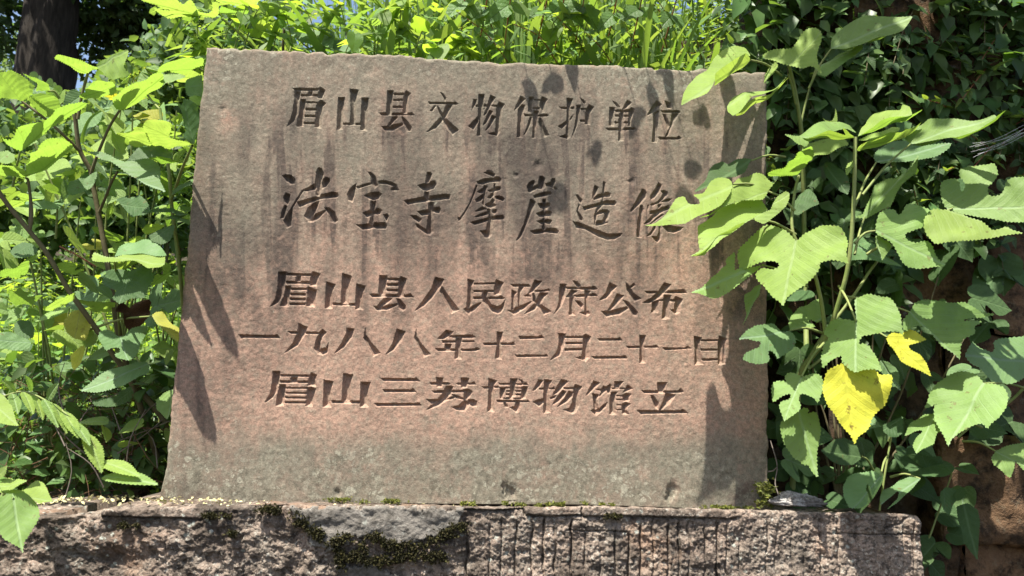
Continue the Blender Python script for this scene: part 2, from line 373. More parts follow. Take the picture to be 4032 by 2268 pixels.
# ------------------------------------------------------------------ the inscription
CROPS = {'A': (1100,320,3.22), 'B': (1900,320,3.22), 'C': (1080,640,3.1415), 'D': (1880,660,3.1415), 'E': (1040,1040,3.0667),
         'F': (1840,1060,2.8622), 'G': (920,1260,2.576), 'H': (1880,1280,2.576), 'I': (1020,1440,2.9273), 'J': (1880,1460,2.9953),
         'K': (1820,340,6.5875), 'L': (1780,650,4.675), 'M': (1800,1080,6.779), 'N': (2040,680,5.175), 'O': (2480,700,5.175),
         'P': (2020,360,7.244), 'Q': (1880,1470,6.133), 'R': (2280,1470,8.05)}
GLYPHS = [
 ('first line, eyebrow', 'A', "165,85 500,85 490,118 190,118;515,68 582,108 545,228 475,210 500,95;365,115 425,115 410,190 345,190;270,162 500,162 495,192 262,192;188,110 275,110 245,330 235,420 190,510 95,580 140,490 170,380 190,250;265,228 338,228 305,582 215,582 250,400;530,228 592,280 555,320 530,598 445,585 470,290;325,255 480,258 480,282 325,280;320,340 475,342 472,376 318,374;310,428 465,430 462,460 308,458;300,520 455,522 452,552 298,550"),
 ('first line, mountain', 'A', "745,198 830,200 805,615 728,622;895,98 1008,105 985,200 965,560 890,555 905,400;1045,208 1132,212 1118,632 1025,625;800,530 1040,532 1038,560 798,556"),
 ('first line, county', 'A', "1370,115 1450,120 1430,430 1355,430;1610,118 1670,158 1640,190 1625,415 1560,410 1575,170;1445,148 1580,150 1580,182 1445,180;1440,232 1565,222 1570,252 1438,252;1435,315 1570,318 1568,344 1435,342;1262,400 1300,400 1640,405 1685,398 1718,438 1290,438;1440,440 1520,445 1420,555 1370,590 1350,590 1410,510;1290,572 1340,575 1560,530 1575,560 1440,635 1330,630;1545,445 1600,480 1680,590 1670,640 1620,640 1570,540"),
 ('first line, writing', 'A', "2040,142 2065,150 2115,210 2100,280 2085,220;1888,262 1920,265 2200,268 2235,262 2272,290 2240,300 1900,292;1970,305 1990,310 1940,388 1910,378;1985,298 2000,300 2075,420 2120,480 2275,622 2190,692 2090,560 2050,480;2120,290 2205,290 2170,360 2100,480 1990,600 1862,656 1940,570 2060,440"),
 ('first line, object', 'K', "290,340 385,345 350,480 250,640 255,540;345,485 640,480 650,540 340,540;550,490 590,455 640,500 560,520;425,205 580,215 550,700 505,1290 375,1290 415,900 410,600;415,770 450,780 430,930 290,1140 155,1040;540,580 610,540 520,680;735,225 865,290 740,520 640,700 530,810 620,600;720,490 905,490 960,400 1100,470 1040,580 1000,1010 990,1180 900,1290 660,1235 850,1190 870,1000 880,640 890,540 760,525;690,625 800,640 740,760 640,950 510,1055 590,880;755,750 890,780 800,930 720,1060 575,1200 700,960"),
 ('first line, protect', 'P', "215,130 355,215 260,330 170,440 25,560 100,380;220,370 345,380 300,600 265,1310 105,1310 130,900 145,500;445,150 600,160 560,320 540,590 430,590 430,400;590,220 780,230 830,145 990,210 930,350 900,600 820,590 760,400 770,265 590,262;565,450 770,455 770,510 565,505;305,635 560,665 720,670 960,635 1030,690 980,720 340,715;585,540 745,550 700,700 640,1330 545,1330 565,1000 570,700;480,720 545,740 500,930 430,1090 280,1310 400,1000;760,730 810,730 880,950 1030,1250 870,1310 720,880"),
 ('first line, guard', 'B', "965,318 1070,325 1165,320 1160,350 1000,350;1068,208 1148,215 1125,320 1105,700 1080,738 975,700 1055,670 1070,400;955,572 1080,490 1155,420 1130,480 1010,605;1240,208 1300,250 1310,285 1275,275;1190,300 1250,300 1225,500 1180,620 1130,725 1170,560 1190,420;1240,335 1320,340 1350,292 1412,325 1375,400 1365,550 1295,545 1310,360 1245,362;1235,485 1300,488 1305,515 1235,512"),
 ('first line, single', 'B', "1645,250 1690,265 1745,330 1700,325;1835,238 1895,270 1830,340 1760,370 1800,300;1610,325 1680,335 1665,570 1600,565;1670,362 1850,360 1890,330 1940,365 1890,400 1680,390;1850,350 1938,370 1905,470 1900,580 1840,570;1680,428 1850,430 1850,455 1680,452;1675,512 1850,515 1850,540 1675,538;1548,592 1600,595 1850,590 1920,588 1962,610 1920,625 1600,630;1745,365 1800,370 1790,760 1718,760 1725,500"),
 ('first line, position', 'B', "2210,240 2275,292 2200,380 2080,440 2150,320;2165,370 2240,370 2215,775 2145,775 2165,550;2310,245 2390,270 2400,340 2340,340;2255,370 2490,368 2510,400 2280,400;2280,410 2320,420 2380,560 2350,610 2320,520;2400,390 2500,400 2450,480 2400,580 2350,690 2310,720 2360,600 2390,500;2220,708 2460,710 2490,692 2525,725 2480,742 2250,742"),
 ('large second line, law', 'C', "100,165 150,150 220,165 265,215 255,265 200,275 140,230;150,375 200,400 195,470 165,540 125,490 110,430;130,530 165,540 120,690 75,695 95,600;345,340 375,340 290,470 235,560 215,790 150,815 115,720 200,580;545,62 590,75 615,140 590,240 590,330 560,440 515,410 505,250 520,120;350,345 510,255 545,260 510,340 400,362;595,215 640,182 685,195 690,235 650,300 580,330 570,260;275,490 500,425 560,410 570,400 720,365 785,370 800,420 770,438 590,455 400,520 310,562;520,480 570,450 540,560 490,670 470,740 400,700 372,670 420,560;400,690 500,640 630,590 640,600 560,690 480,745 430,740;620,560 680,560 745,610 790,720 750,755 700,740 670,650"),
 ('large second line, treasure', 'C', "1158,120 1200,125 1250,170 1290,290 1240,330 1200,270 1195,190;1018,258 1000,400 970,495 915,465 900,400 940,320;1018,300 1200,250 1205,275 1030,330;1285,235 1360,222 1450,240 1510,270 1545,350 1440,352 1440,330 1470,300 1400,275 1290,268;1112,415 1200,370 1290,362 1330,390 1290,450 1220,475;1190,470 1265,470 1250,600 1230,770 1170,780 1190,640;1090,625 1200,580 1290,562 1330,590 1310,640 1220,655 1140,680;1345,640 1400,632 1418,670 1385,735 1360,680;1003,765 1100,765 1230,738 1370,740 1395,780 1385,822 1200,820 1090,835"),
 ('large second line, temple', 'C', "1890,125 1930,118 1955,150 1920,250 1870,260;1770,285 1880,255 1930,235 1990,228 2008,270 1980,325 1900,360 1840,350;1860,355 1920,350 1930,480 1970,490 1980,560 1970,700 1975,860 1920,905 1880,870 1895,700 1905,560 1900,490 1850,430;1600,470 1870,420 2130,388 2178,400 2170,455 1950,480 1750,505 1650,528;1765,605 1900,580 1960,560 2040,548 2062,580 2040,632 1960,620 1900,650 1820,665;1685,655 1750,655 1825,700 1790,748 1720,700;1745,760 1770,760 1900,840 1920,900 1860,875 1760,800"),
 ('large second line, rub', 'L', "580,140 660,112 740,125 790,165 785,220 740,215 650,175;450,310 600,250 760,230 800,210 870,210 905,260 890,305 700,320 560,365 480,355;440,372 470,375 430,500 350,690 250,870 170,985 120,1040 105,960 150,960 230,850 320,700 380,540;460,490 560,430 600,370 655,400 620,470 560,525 500,520;425,640 500,580 590,510 610,480 600,600 530,660 450,695;585,370 640,380 610,600 590,760 555,720 570,560;655,470 760,430 800,400 880,388 905,420 890,460 800,485 690,500;765,330 800,340 790,480 750,560 760,440;655,595 720,520 770,500 770,560 710,620 660,610;785,575 860,560 930,580 965,620 940,670 880,650 800,620;605,725 700,680 740,610 780,640 770,700 810,735 790,770 700,790 640,770;410,855 500,800 560,765 620,790 640,810 500,850;730,850 760,815 820,815 825,870 780,900 740,880;415,945 560,880 650,850 690,870 680,905 560,940 440,965;335,1050 450,1020 640,970 760,935 930,915 965,960 960,1005 780,1010 640,1040 410,1110;640,800 700,800 720,900 760,1020 740,1180 735,1280 690,1345 600,1340 570,1290 510,1208 630,1195 640,1100 665,940"),
 ('large second line, cliff', 'N', "175,270 230,190 330,145 345,200 320,270 400,320 260,410 200,400;440,60 500,65 550,120 545,300 490,370 430,330 330,320 330,270 400,240;550,220 660,190 690,110 750,110 770,180 740,270 810,330 770,370 700,320 640,290 570,280;305,470 450,410 600,378 680,395 685,450 560,480 330,520;250,535 300,545 355,600 320,720 200,1000 130,1180 60,1320 -20,1390 -40,1380 20,1260 110,1060 180,830;395,630 500,610 650,610 665,660 600,730 530,750 440,720;495,560 530,527 570,545 580,640 560,900 580,1150 500,1200 480,1100 510,900 500,700;365,830 500,775 570,780 640,770 690,810 670,880 560,910 430,910;370,990 500,950 600,945 700,970 660,1050 560,1040 480,1060;240,1185 480,1140 640,1130 760,1130 825,1190 810,1250 600,1230 330,1262"),
 ('large second line, make', 'D', "1450,215 1498,250 1470,330 1410,405 1425,310;1555,172 1585,190 1575,290 1560,420 1540,480 1480,560 1450,720 1440,600 1480,480 1540,400;1420,375 1500,330 1600,300 1650,320 1640,365 1540,375 1440,408;1300,485 1450,450 1600,405 1700,408 1720,440 1700,470 1560,470 1400,510 1320,535;1450,570 1510,525 1600,520 1635,545 1620,620 1590,690 1530,690 1570,600 1560,570 1480,590 1465,700 1445,715 1445,620;1475,655 1540,655 1610,660 1618,690 1480,725 1450,720;1215,340 1240,342 1295,400 1280,450 1240,400;1250,450 1265,460 1245,540 1300,620 1305,665 1260,650 1225,540;1180,670 1240,672 1330,710 1480,770 1620,820 1795,812 1770,850 1700,890 1610,895 1500,860 1330,770 1220,750"),
 ('large second line, image', 'O', "245,230 300,245 340,300 330,400 240,520 20,710 10,670 120,480 220,300;205,560 260,560 285,640 260,900 240,1225 140,1210 150,960 190,700;580,95 650,150 620,270 520,400 440,450 405,410 430,340 520,220;620,270 700,255 770,290 770,350 700,430 600,520 440,580 410,545 560,490 640,400 670,330;640,470 760,430 860,425 800,490 700,500 620,510;350,560 390,550 380,640 360,720;555,540 650,535 620,600 580,650;410,680 520,660 640,605 800,560 820,640 690,690 560,780 410,910 270,960 400,830 470,740 400,760;540,820 650,740 700,750 520,880 420,960 330,1070 400,950;500,960 540,960 530,1040 430,1170 345,1195 440,1080;590,870 640,960 650,1150 620,1270 570,1320 520,1290 440,1190 560,1195 590,1100;640,960 760,950 900,990 1100,1005 1030,1080 900,1130 780,1110 700,1040"),
 ('third line, eyebrow', 'E', "172,90 272,92 255,250 230,380 170,470 65,520 130,430 160,300;265,108 560,118 560,148 265,142;590,90 682,118 650,180 635,268 545,262 560,130;390,130 450,135 440,215 375,215;255,205 555,208 555,245 255,240;240,265 325,265 295,515 190,510 225,400;530,270 635,312 615,520 500,515 520,400 512,300;320,285 515,288 515,318 320,315;305,348 500,352 505,385 300,380;300,405 500,410 500,442 298,438;295,468 500,470 500,500 295,498"),
 ('third line, mountain', 'E', "750,212 862,245 830,330 825,535 732,538 740,380;942,105 1058,145 1035,230 1025,490 925,480 935,300;1115,238 1228,265 1200,340 1195,550 1100,550 1105,380;825,468 1105,472 1102,508 825,500"),
 ('third line, county', 'E', "1390,130 1490,138 1470,390 1375,385 1385,260;1650,145 1722,175 1695,300 1690,400 1610,395 1620,200;1480,165 1630,168 1630,202 1480,198;1475,232 1620,228 1620,268 1475,265;1475,298 1620,300 1615,335 1475,330;1272,358 1400,360 1690,370 1770,355 1815,405 1300,402;1460,395 1570,405 1480,480 1400,530 1350,520;1315,505 1400,510 1600,475 1610,500 1480,560 1360,560;1595,410 1640,420 1710,500 1710,545 1670,570 1620,530"),
 ('third line, person', 'E', "2065,155 2175,182 2140,270 2040,400 1940,500 1815,570 1910,450 2020,300;2130,265 2150,270 2240,400 2355,550 2262,600 2190,470 2120,330"),
 ('third line, citizen', 'M', "280,120 462,175 400,330 430,500 400,800 350,920 240,920 270,700 280,400;445,235 1010,225 1010,275 445,285;1050,135 1245,230 1190,340 1170,540 985,560 990,350 1010,220;435,432 980,425 980,482 435,485;670,440 840,440 800,600 840,700 900,800 1080,860 1180,810 1280,690 1250,900 1180,1020 1080,1060 940,1010 800,880 680,740 660,600;430,600 680,600 680,670 430,670;845,605 1100,605 1170,565 1275,645 1230,672 845,670;165,935 260,880 400,850 620,745 655,765 480,950 310,1085"),
 ('third line, government', 'M', "1435,270 1850,265 1910,265 1960,325 1930,345 1490,340;1640,310 1790,330 1700,500 1680,900 1620,950 1620,600;1450,415 1600,480 1540,570 1530,950 1440,960 1455,700;1345,960 1440,965 1580,870 1800,800 1975,720 1980,750 1800,920 1520,1095;1790,570 1900,520 1960,570 1990,600 1800,605;2070,155 2275,185 2160,330 2030,470 1890,530 1980,360;2040,430 2400,405 2440,385 2490,435 2300,470 2060,480;2220,470 2430,515 2330,620 2230,800 2060,960 1790,1070 1920,930 2100,750 2130,640;2010,490 2060,520 2120,700 2260,820 2510,990 2310,1095 2150,880 2020,720"),
 ('third line, office', 'F', "1045,165 1120,168 1105,300 1060,420 975,515 1025,400;1110,198 1400,200 1430,185 1470,225 1430,235 1115,225;1188,130 1240,138 1285,185 1260,215 1230,195;1175,225 1250,240 1200,290 1220,300 1190,320 1105,318 1140,280;1150,300 1215,300 1205,410 1220,522 1145,518 1155,400;1205,288 1440,272 1470,302 1390,308 1225,318;1320,228 1395,235 1370,320 1365,460 1385,500 1350,528 1255,485 1320,480 1325,380;1215,350 1270,360 1310,400 1290,440 1245,400"),
 ('third line, public', 'F', "1605,148 1690,190 1640,260 1570,330 1480,358 1560,270;1790,145 1850,210 1880,270 1965,330 1885,372 1830,290 1800,230;1830,200 1880,150 1895,180 1850,215;1690,272 1770,295 1700,390 1620,460 1580,470 1640,370;1505,470 1600,468 1800,420 1825,440 1720,510 1570,540;1755,345 1810,360 1925,480 1920,525 1870,528 1830,450"),
 ('third line, announce', 'F', "2005,245 2170,245 2440,228 2480,268 2440,275 2030,275;2220,150 2300,170 2260,240 2160,330 2060,385 1970,378 2080,320 2170,230;2080,360 2165,345 2150,490 2070,490 2085,440;2160,340 2330,335 2350,305 2430,340 2410,400 2395,490 2345,508 2285,458 2330,450 2340,370 2165,360;2215,290 2300,290 2290,400 2285,560 2195,560 2205,420"),
 ('date line, leading one', 'G', "50,145 380,155 440,148 478,188 100,185 75,195"),
 ('date line, nine', 'G', "660,35 750,70 720,150 650,260 510,340 600,230 645,120;545,115 870,122 900,92 945,125 900,170 880,230 880,290 935,280 965,220 950,330 900,358 850,345 812,290 830,210 860,145 580,142"),
 ('date line, first eight', 'G', "1145,75 1225,90 1200,180 1120,280 1015,345 1090,240 1140,140;1338,70 1345,150 1390,220 1488,335 1415,372 1360,270 1315,185"),
 ('date line, second eight', 'G', "1655,88 1745,115 1700,220 1620,310 1540,355 1610,240;1852,92 1860,170 1910,250 1998,348 1925,382 1870,270 1830,180"),
 ('date line, year', 'G', "2155,100 2230,118 2190,165 2130,200 2062,192 2110,150;2190,155 2420,150 2455,175 2420,185 2170,182;2110,205 2400,210 2430,205 2450,225 2120,235;2140,240 2215,240 2200,300 2140,300;2040,288 2320,292 2440,290 2470,275 2500,300 2460,318 2070,318;2250,165 2320,175 2310,300 2315,398 2240,398 2248,280"),
 ('date line, ten of the month', 'H', "195,68 260,70 245,180 248,350 180,340 195,200;55,180 340,182 365,170 382,205 70,208"),
 ('date line, two of the month', 'H', "418,112 620,115 650,100 680,138 430,148;378,300 680,302 700,295 718,322 400,330"),
 ('date line, month', 'H', "820,82 898,86 880,220 840,310 738,360 810,260 828,170;885,112 1070,112 1100,88 1155,118 1135,180 1140,330 1100,368 985,328 1055,318 1070,220 1070,135 885,135;895,172 1070,172 1070,195 895,198;885,235 1065,235 1065,258 885,265"),
 ('date line, two of the day', 'H', "1218,135 1430,132 1450,122 1470,158 1240,162;1155,315 1480,315 1505,305 1522,342 1190,345"),
 ('date line, ten of the day', 'H', "1645,102 1710,102 1700,200 1712,388 1645,388 1648,250;1510,212 1780,212 1815,200 1840,230 1530,238"),
 ('date line, one of the day', 'H', "1875,228 2100,232 2130,212 2172,240 1905,260"),
 ('date line, day', 'H', "2192,112 2275,128 2255,200 2290,400 2200,405 2205,250;2450,112 2530,140 2505,200 2515,400 2435,405 2435,180;2265,148 2440,145 2440,165 2265,170;2262,242 2435,240 2435,262 2262,265;2270,340 2440,338 2440,362 2270,368"),
 ('bottom line, eyebrow', 'I', "155,60 245,65 230,200 205,300 160,370 55,438 120,330 145,220;245,100 575,105 575,132 245,128;598,78 668,108 645,165 655,240 550,235 570,130;365,125 445,130 435,195 355,190;235,170 560,172 560,205 235,200;225,215 308,218 285,462 190,465 200,380;595,240 655,268 640,330 620,470 530,470 545,330 550,260;300,245 560,248 560,270 300,268;292,302 545,305 545,330 292,326;288,355 545,358 545,385 285,380;285,410 540,412 538,442 285,438"),
 ('bottom line, mountain', 'I', "745,160 855,182 835,280 832,480 735,480 740,320;970,88 1085,105 1060,200 1055,430 950,425 960,250;1172,185 1285,188 1265,280 1260,478 1160,480 1165,330;830,400 1165,402 1165,442 830,435"),
 ('bottom line, three', 'I', "1390,142 1790,145 1810,135 1862,185 1430,180;1420,270 1750,275 1775,262 1815,310 1440,310;1322,430 1820,432 1850,425 1872,465 1400,470 1360,475"),
 ('bottom line, revive', 'I', "2040,132 2125,138 2110,250 2045,250;2325,140 2425,142 2395,260 2330,255;1962,192 2180,190 2205,212 2190,222 1985,225;2265,200 2450,195 2480,185 2505,222 2290,222;2160,225 2240,240 2210,340 2160,400 2060,470 1920,518 2000,440 2100,340;1985,285 2100,285 2340,280 2400,262 2465,295 2440,350 2400,400 2440,440 2370,530 2270,515 2215,475 2300,460 2360,400 2360,310 2020,320;1925,388 2090,385 2250,355 2260,375 2160,405 1990,450;2210,330 2240,330 2370,375 2370,400 2270,380;2400,385 2470,385 2515,410 2510,470 2460,480 2400,440"),
 ('bottom line, broad', 'Q', "268,115 470,180 410,300 410,930 240,930 260,600;105,320 500,305 540,355 420,365 150,380;510,232 800,238 1080,245 1170,220 1230,290 940,285 530,285;795,120 970,135 930,300 920,560 800,620 760,600 785,400;990,140 1080,160 1110,215 1090,280 1050,200;540,335 790,335 1060,340 1110,310 1220,320 1200,450 1160,600 1080,640 1040,580 1070,380 1040,375 690,370 640,500 600,640 535,600 540,450;690,415 1050,412 1040,455 690,455;690,492 1050,495 1040,540 690,540;540,590 1100,590 1080,630 540,620;460,645 1190,655 1220,640 1275,705 480,712;610,640 660,650 740,790 730,830 660,835 620,720;915,640 1040,650 1040,800 1000,930 930,950 770,820 890,800 910,740"),
 ('bottom line, object', 'Q', "1470,150 1595,165 1520,310 1420,400 1330,435 1400,300;1480,350 1800,350 1850,320 1880,395 1480,400;1615,145 1810,170 1750,290 1740,500 1760,940 1600,975 1590,850 1600,400;1345,695 1450,635 1610,600 1640,680 1590,730 1490,820;1740,595 1840,545 1920,520 1880,600 1760,640;2030,145 2205,185 2060,370 1940,490 1810,535 1900,350;2080,340 2330,335 2360,265 2540,325 2470,430 2450,800 2380,940 2280,980 2070,880 2220,840 2290,700 2320,500 2320,390 2070,385;2060,400 2150,440 2110,540 1980,680 1800,775 1900,600;2210,420 2320,460 2300,560 2180,690 1920,830 1990,730 2130,560"),
 ('bottom line, hall', 'R', "470,230 680,300 560,430 430,560 195,750 300,540;540,490 720,490 770,400 900,410 980,330 1030,370 1020,560 990,650 900,640 880,560 640,750 700,600 690,560 520,520;425,630 650,680 570,830 620,1120 540,1220 480,1160 450,900;370,1180 480,1120 650,1110 740,1020 910,925 860,1060 700,1220 550,1345 450,1270;1125,250 1420,250 1330,380 1280,470 1130,470;1040,460 1470,460 1460,510 1040,510;1550,370 1725,480 1560,570 1380,620 1430,540;1010,600 1235,575 1170,720 1160,1000 1200,1310 970,1310 980,900;1190,690 1380,690 1490,625 1660,660 1600,760 1600,880 1400,900 1380,740 1190,735;1180,815 1380,815 1380,860 1180,860;1190,985 1360,985 1480,910 1650,970 1550,1060 1500,1160 1600,1305 1370,1305 1360,1150 1350,1030 1190,1030;1180,1130 1360,1130 1360,1180 1180,1180"),
 ('bottom line, erect', 'J', "2120,135 2240,135 2215,215 2200,260 2125,260;1930,230 2360,235 2395,205 2430,245 2420,262 1970,270;2040,285 2075,290 2140,380 2130,460 2090,440;2220,250 2340,285 2270,380 2160,475 2140,470 2190,360;1880,465 2390,468 2425,450 2490,505 1960,515 1930,522"),
]
def poly_inside_dist(X, Y, P):
    """distance to the outline, positive inside the polygon"""
    P = np.asarray(P, float); n = len(P)
    d2 = np.full(X.shape, 1e18); ins = np.zeros(X.shape, bool)
    for i in range(n):
        x1, y1 = P[i]; x2, y2 = P[(i+1) % n]
        ex, ey = x2-x1, y2-y1
        L = ex*ex+ey*ey
        t = np.clip(((X-x1)*ex+(Y-y1)*ey)/max(L, 1e-9), 0, 1)
        d2 = np.minimum(d2, (X-x1-t*ex)**2+(Y-y1-t*ey)**2)
        if y1 != y2:
            c = ((y1 > Y) != (y2 > Y)) & (X < (x2-x1)*(Y-y1)/(y2-y1)+x1)
            ins ^= c
    d = np.sqrt(d2)
    return np.where(ins, d, -d)

def lines(segs):
    out = []
    for a, b, step in segs:
        n = max(1, int(round((b-a)/step)))
        out.append(np.linspace(a, b, n, endpoint=False))
    out.append(np.array([segs[-1][1]]))
    return np.concatenate(out)

def build_tablet():
    FX = 2.6/2400; CX = 9/2400.; FY = 2.6/1770; CY = 7/1770.
    s = lines([(0, 0.012, 3/2400.), (0.012, 0.085, CX), (0.085, 0.945, FX), (0.945, 0.988, CX), (0.988, 1, 3/2400.)])
    t = lines([(0, 0.014, 3/1770.), (0.014, 0.072, CY), (0.072, 0.20, FY), (0.20, 0.25, CY), (0.25, 0.43, FY), (0.43, 0.482, CY), (0.482, 0.835, FY), (0.835, 0.99, CY), (0.99, 1, 3/1770.)])
    S, T = np.meshgrid(s, t)
    ly = [185, 400, 760, 1076, 1400, 1670, 1850, 1990]
    lx = [809, 790, 755, 723, 693, 668, 650, 622]
    ry = [270, 650, 1300, 1800, 1880, 2010]
    rx = [3021, 3021, 3022, 3026, 3031, 3032]
    tx = [800, 830, 1200, 1400, 1800, 2200, 2701, 3040]
    ty = [187, 184, 200, 204, 233, 246, 266, 281]
    bx = [600, 1200, 2300, 3040]
    by = [1972, 1981, 1988, 2012]
    yy = 185+T*1800
    L = np.interp(yy, ly, lx) + (vnoise(yy/60, yy*0, 3)-0.5)*7 + (vnoise(yy/17, yy*0, 4)-0.5)*4
    Rr = np.interp(yy, ry, rx) + (vnoise(yy/70, yy*0, 5)-0.5)*9 + (vnoise(yy/15, yy*0, 6)-0.5)*5
    PX = L+S*(Rr-L)
    top = np.interp(PX, tx, ty) + (vnoise(PX/90, PX*0, 7)-0.5)*14 + (vnoise(PX/22, PX*0, 8)-0.5)*6
    top = top + np.clip(vnoise(PX/38, PX*0, 10)-0.70, 0, 1)*40 + np.clip(vnoise(PX/13, PX*0, 11)-0.78, 0, 1)*12
    bot = np.interp(PX, bx, by)
    PY = top+T*(bot-top)
    sh = PX.shape
    # rounded corner at the upper left and right
    dcx = (PX-L); dcy = PY-top
    # carve
    depth_px = np.zeros(sh); owner = np.full(sh, -1, int); sd = np.full(sh, -99.0)
    for gi, (nm, cr, txt) in enumerate(GLYPHS):
        ox, oy, k = CROPS[cr]
        for ps in txt.split(';'):
            P = np.array([[float(a) for a in q.split(',')] for q in ps.split()])/k + (ox, oy)
            x0, y0 = P.min(0)-4; x1, y1 = P.max(0)+4
            m = (PX > x0) & (PX < x1) & (PY > y0) & (PY < y1)
            if not m.any(): continue
            wob = (vnoise(PX[m]/7, PY[m]/7, 9)-0.5)*1.3
            d = poly_inside_dist(PX[m], PY[m], P) + 0.6 + wob
            cur = sd[m]; better = d > cur
            cur[better] = d[better]; sd[m] = cur
            ow = owner[m]; ow[better & (d > 0)] = gi; owner[m] = ow
    sp = np.clip(sd, 0, None)
    depth_px = 25.0*(1-np.exp(-sp*3.3/25.0))
    pxm = 1/1547.0                                  # metres per source pixel on this plane
    depth = depth_px*pxm
    depth += np.where(sd > 0, (fbm(PX/9, PY/9, 2, 12)-0.5)*0.0012, 0)
    # surface unevenness
    wav = (fbm(PX/420, PY/420, 3, 20)-0.5)*0.010 + (fbm(PX/70, PY/70, 3, 22)-0.5)*0.0022 + (fbm(PX/12, PY/12, 2, 25)-0.5)*0.0011
    # worn edges
    dl = PX-L; dr = Rr-PX; dt = PY-top; db = bot-PY
    de = np.minimum(np.minimum(dl, dr), dt)
    Rw = 11+10*vnoise(PX/50, PY/50, 30)
    e = np.clip(de/Rw, 0, 1)
    edge = (1-np.sqrt(np.clip(1-(1-e)**2, 0, 1)))*Rw*pxm
    # softened corners
    def corner(dx, dy, r):
        a = np.clip(r-dx, 0, None); b = np.clip(r-dy, 0, None)
        q = np.sqrt(a*a+b*b)-r
        return np.clip(q, 0, None)
    # chips and pits
    pits = np.zeros(sh)
    for (x, y, r, dp) in [(2010,1945,26,.010),(1990,1915,14,.006),(2650,1930,24,.008),(2635,1960,16,.007),(1330,1940,14,.005),(2860,1870,14,.003),(1450,270,30,.002),(1380,240,24,.002),(1290,262,20,.002),(2120,650,16,.004),(2490,715,14,.003),(2030,690,10,.003),(880,430,12,.003)]:
        q = np.sqrt((PX-x)**2+(PY-y)**2)*(1+0.6*(vnoise(PX/7, PY/7, 31)-0.5))
        pits += dp*np.exp(-(q/r)**3)
    W = unproj(PX, PY, 0.0)
    W[..., 1] += depth + wav + edge + pits
    # gentle flare at the lower left
    # stains, in units of the photograph / 1.565
    vx = PX/K; vy = PY/K
    G = lambda cx, cy, rx_, ry_: np.exp(-(((vx-cx)/rx_)**2+((vy-cy)/ry_)**2))
    fine = fbm(vx/30, vy/30, 4, 40)
    streak = fbm(vx/16, vy/210, 4, 41); streak2 = fbm(vx/40, vy/400, 3, 45)
    warm = 0.08 + 0.85*sstep(330, 800, vy)*(1-sstep(1040, 1150, vy)) + 0.35*G(1000, 860, 700, 200) + 0.9*G(572, 312, 22, 30) + 0.45*G(1000, 300, 60, 70) + 0.35*G(1180, 400, 30, 100) \
        + 0.25*G(540, 900, 60, 250) + 0.5*G(1620,1190,14,12)+0.5*G(1735,1222,24,26) - 0.35*G(600, 560, 90, 150) - 0.25*G(1450, 600, 200, 150) + 0.25*G(1650, 520, 150, 200)
    warm = warm + (streak-0.5)*0.9 + (fine-0.5)*0.5
    dark = 0.95*G(1290, 370, 42, 55) + 0.95*G(1345, 430, 50, 60) + 0.9*G(1310, 520, 40, 90) + 0.7*G(1350, 620, 42, 60) + 0.6*G(1320, 690, 70, 35) + 0.7*G(1190,540,20,90)
    dark += 0.85*sstep(0.54, 0.72, streak)*sstep(300, 370, vy)*(1-sstep(560, 760, vy)) 
    dark += 0.55*sstep(0.52, 0.7, streak2)*sstep(500, 640, vy)*(1-sstep(700, 860, vy))
    dark += 0.6*G(640, 600, 40, 60)+0.45*G(590, 720, 60, 60)+0.5*G(1010,600,16,80)+0.4*G(1550,690,60,40)+0.5*G(1390,700,30,60)
    dark += 0.5*sstep(0.5, 0.7, streak)*(1-sstep(500, 620, vx))*sstep(600, 760, vy)
    dark += 0.9*G(1860, 1240, 60, 30)+0.6*G(470,1230,50,25)
    dark += 0.55*sstep(0.42, 0.66, fbm(vx/55, vy/300, 3, 48))*sstep(180, 300, vy)*(1-sstep(760, 980, vy))*(0.4+0.6*sstep(470, 560, vx))
    dark += 0.35*G(600, 800, 60, 260) + 0.4*G(520, 1000, 50, 160)
    drip = np.zeros(sh); cur = np.zeros(sh[1])
    for i_ in range(sh[0]):
        dy_ = PY[i_].mean()-PY[max(i_-1, 0)].mean()
        cur = np.maximum(cur*np.exp(-dy_/85.0), (sd[i_] > 1).astype(float)); drip[i_] = cur
    dark += 0.45*np.where(sd > 0, 0, drip)*sstep(0.45, 0.65, fbm(vx/13, vy/160, 3, 49))*(1-sstep(560, 660, vy))
    dark *= 0.55+0.9*fine
    lich = 1.0*sstep(1060, 1170, vy + 90*(fbm(vx/60, vy/60, 4, 50)-0.5)*2) + 0.55*(1-sstep(180, 330, vy)) + 0.5*G(560, 230, 80, 120) + 0.6*G(1640, 190, 150, 60) \
        + 0.5*G(590, 530, 80, 130)+0.4*G(900,420,40,90)+0.5*G(560,1050,70,50)
    lich = np.clip(lich, 0, 1)*(0.75+0.5*fine)
    warm = warm + (fbm(vx/7, vy/7, 3, 47)-0.5)*0.5
    colr = np.clip(np.stack([warm, dark, lich], -1), 0, 1)
    H, Wd = sh
    idx = np.arange(H*Wd).reshape(sh)
    q = np.stack([idx[:-1, :-1], idx[1:, :-1], idx[1:, 1:], idx[:-1, 1:]], -1).reshape(-1, 4)
    vr = W.reshape(-1, 3); cf = colr.reshape(-1, 3); of = owner.reshape(-1)
    fo = of[q].max(1)
    base = Vector((0.0, 0.07, -0.01))
    root = empty('stone_tablet', base, 'large upright reddish sandstone tablet carved with five lines of Chinese writing', 'stone tablet')
    def sub(mask, nm, extra=None):
        f = q[mask]
        u, inv = np.unique(f.ravel(), return_inverse=True)
        me = np_mesh(nm, vr[u], inv.reshape(-1, 4), M['tablet'], col=cf[u], origin=base)
        return me
    # slab: front without the cut strokes, plus sides and back
    f = q[fo < 0]
    u, inv = np.unique(f.ravel(), return_inverse=True)
    nf = inv.reshape(-1, 4)
    remap = np.full(H*Wd, -1, int); remap[u] = np.arange(len(u))
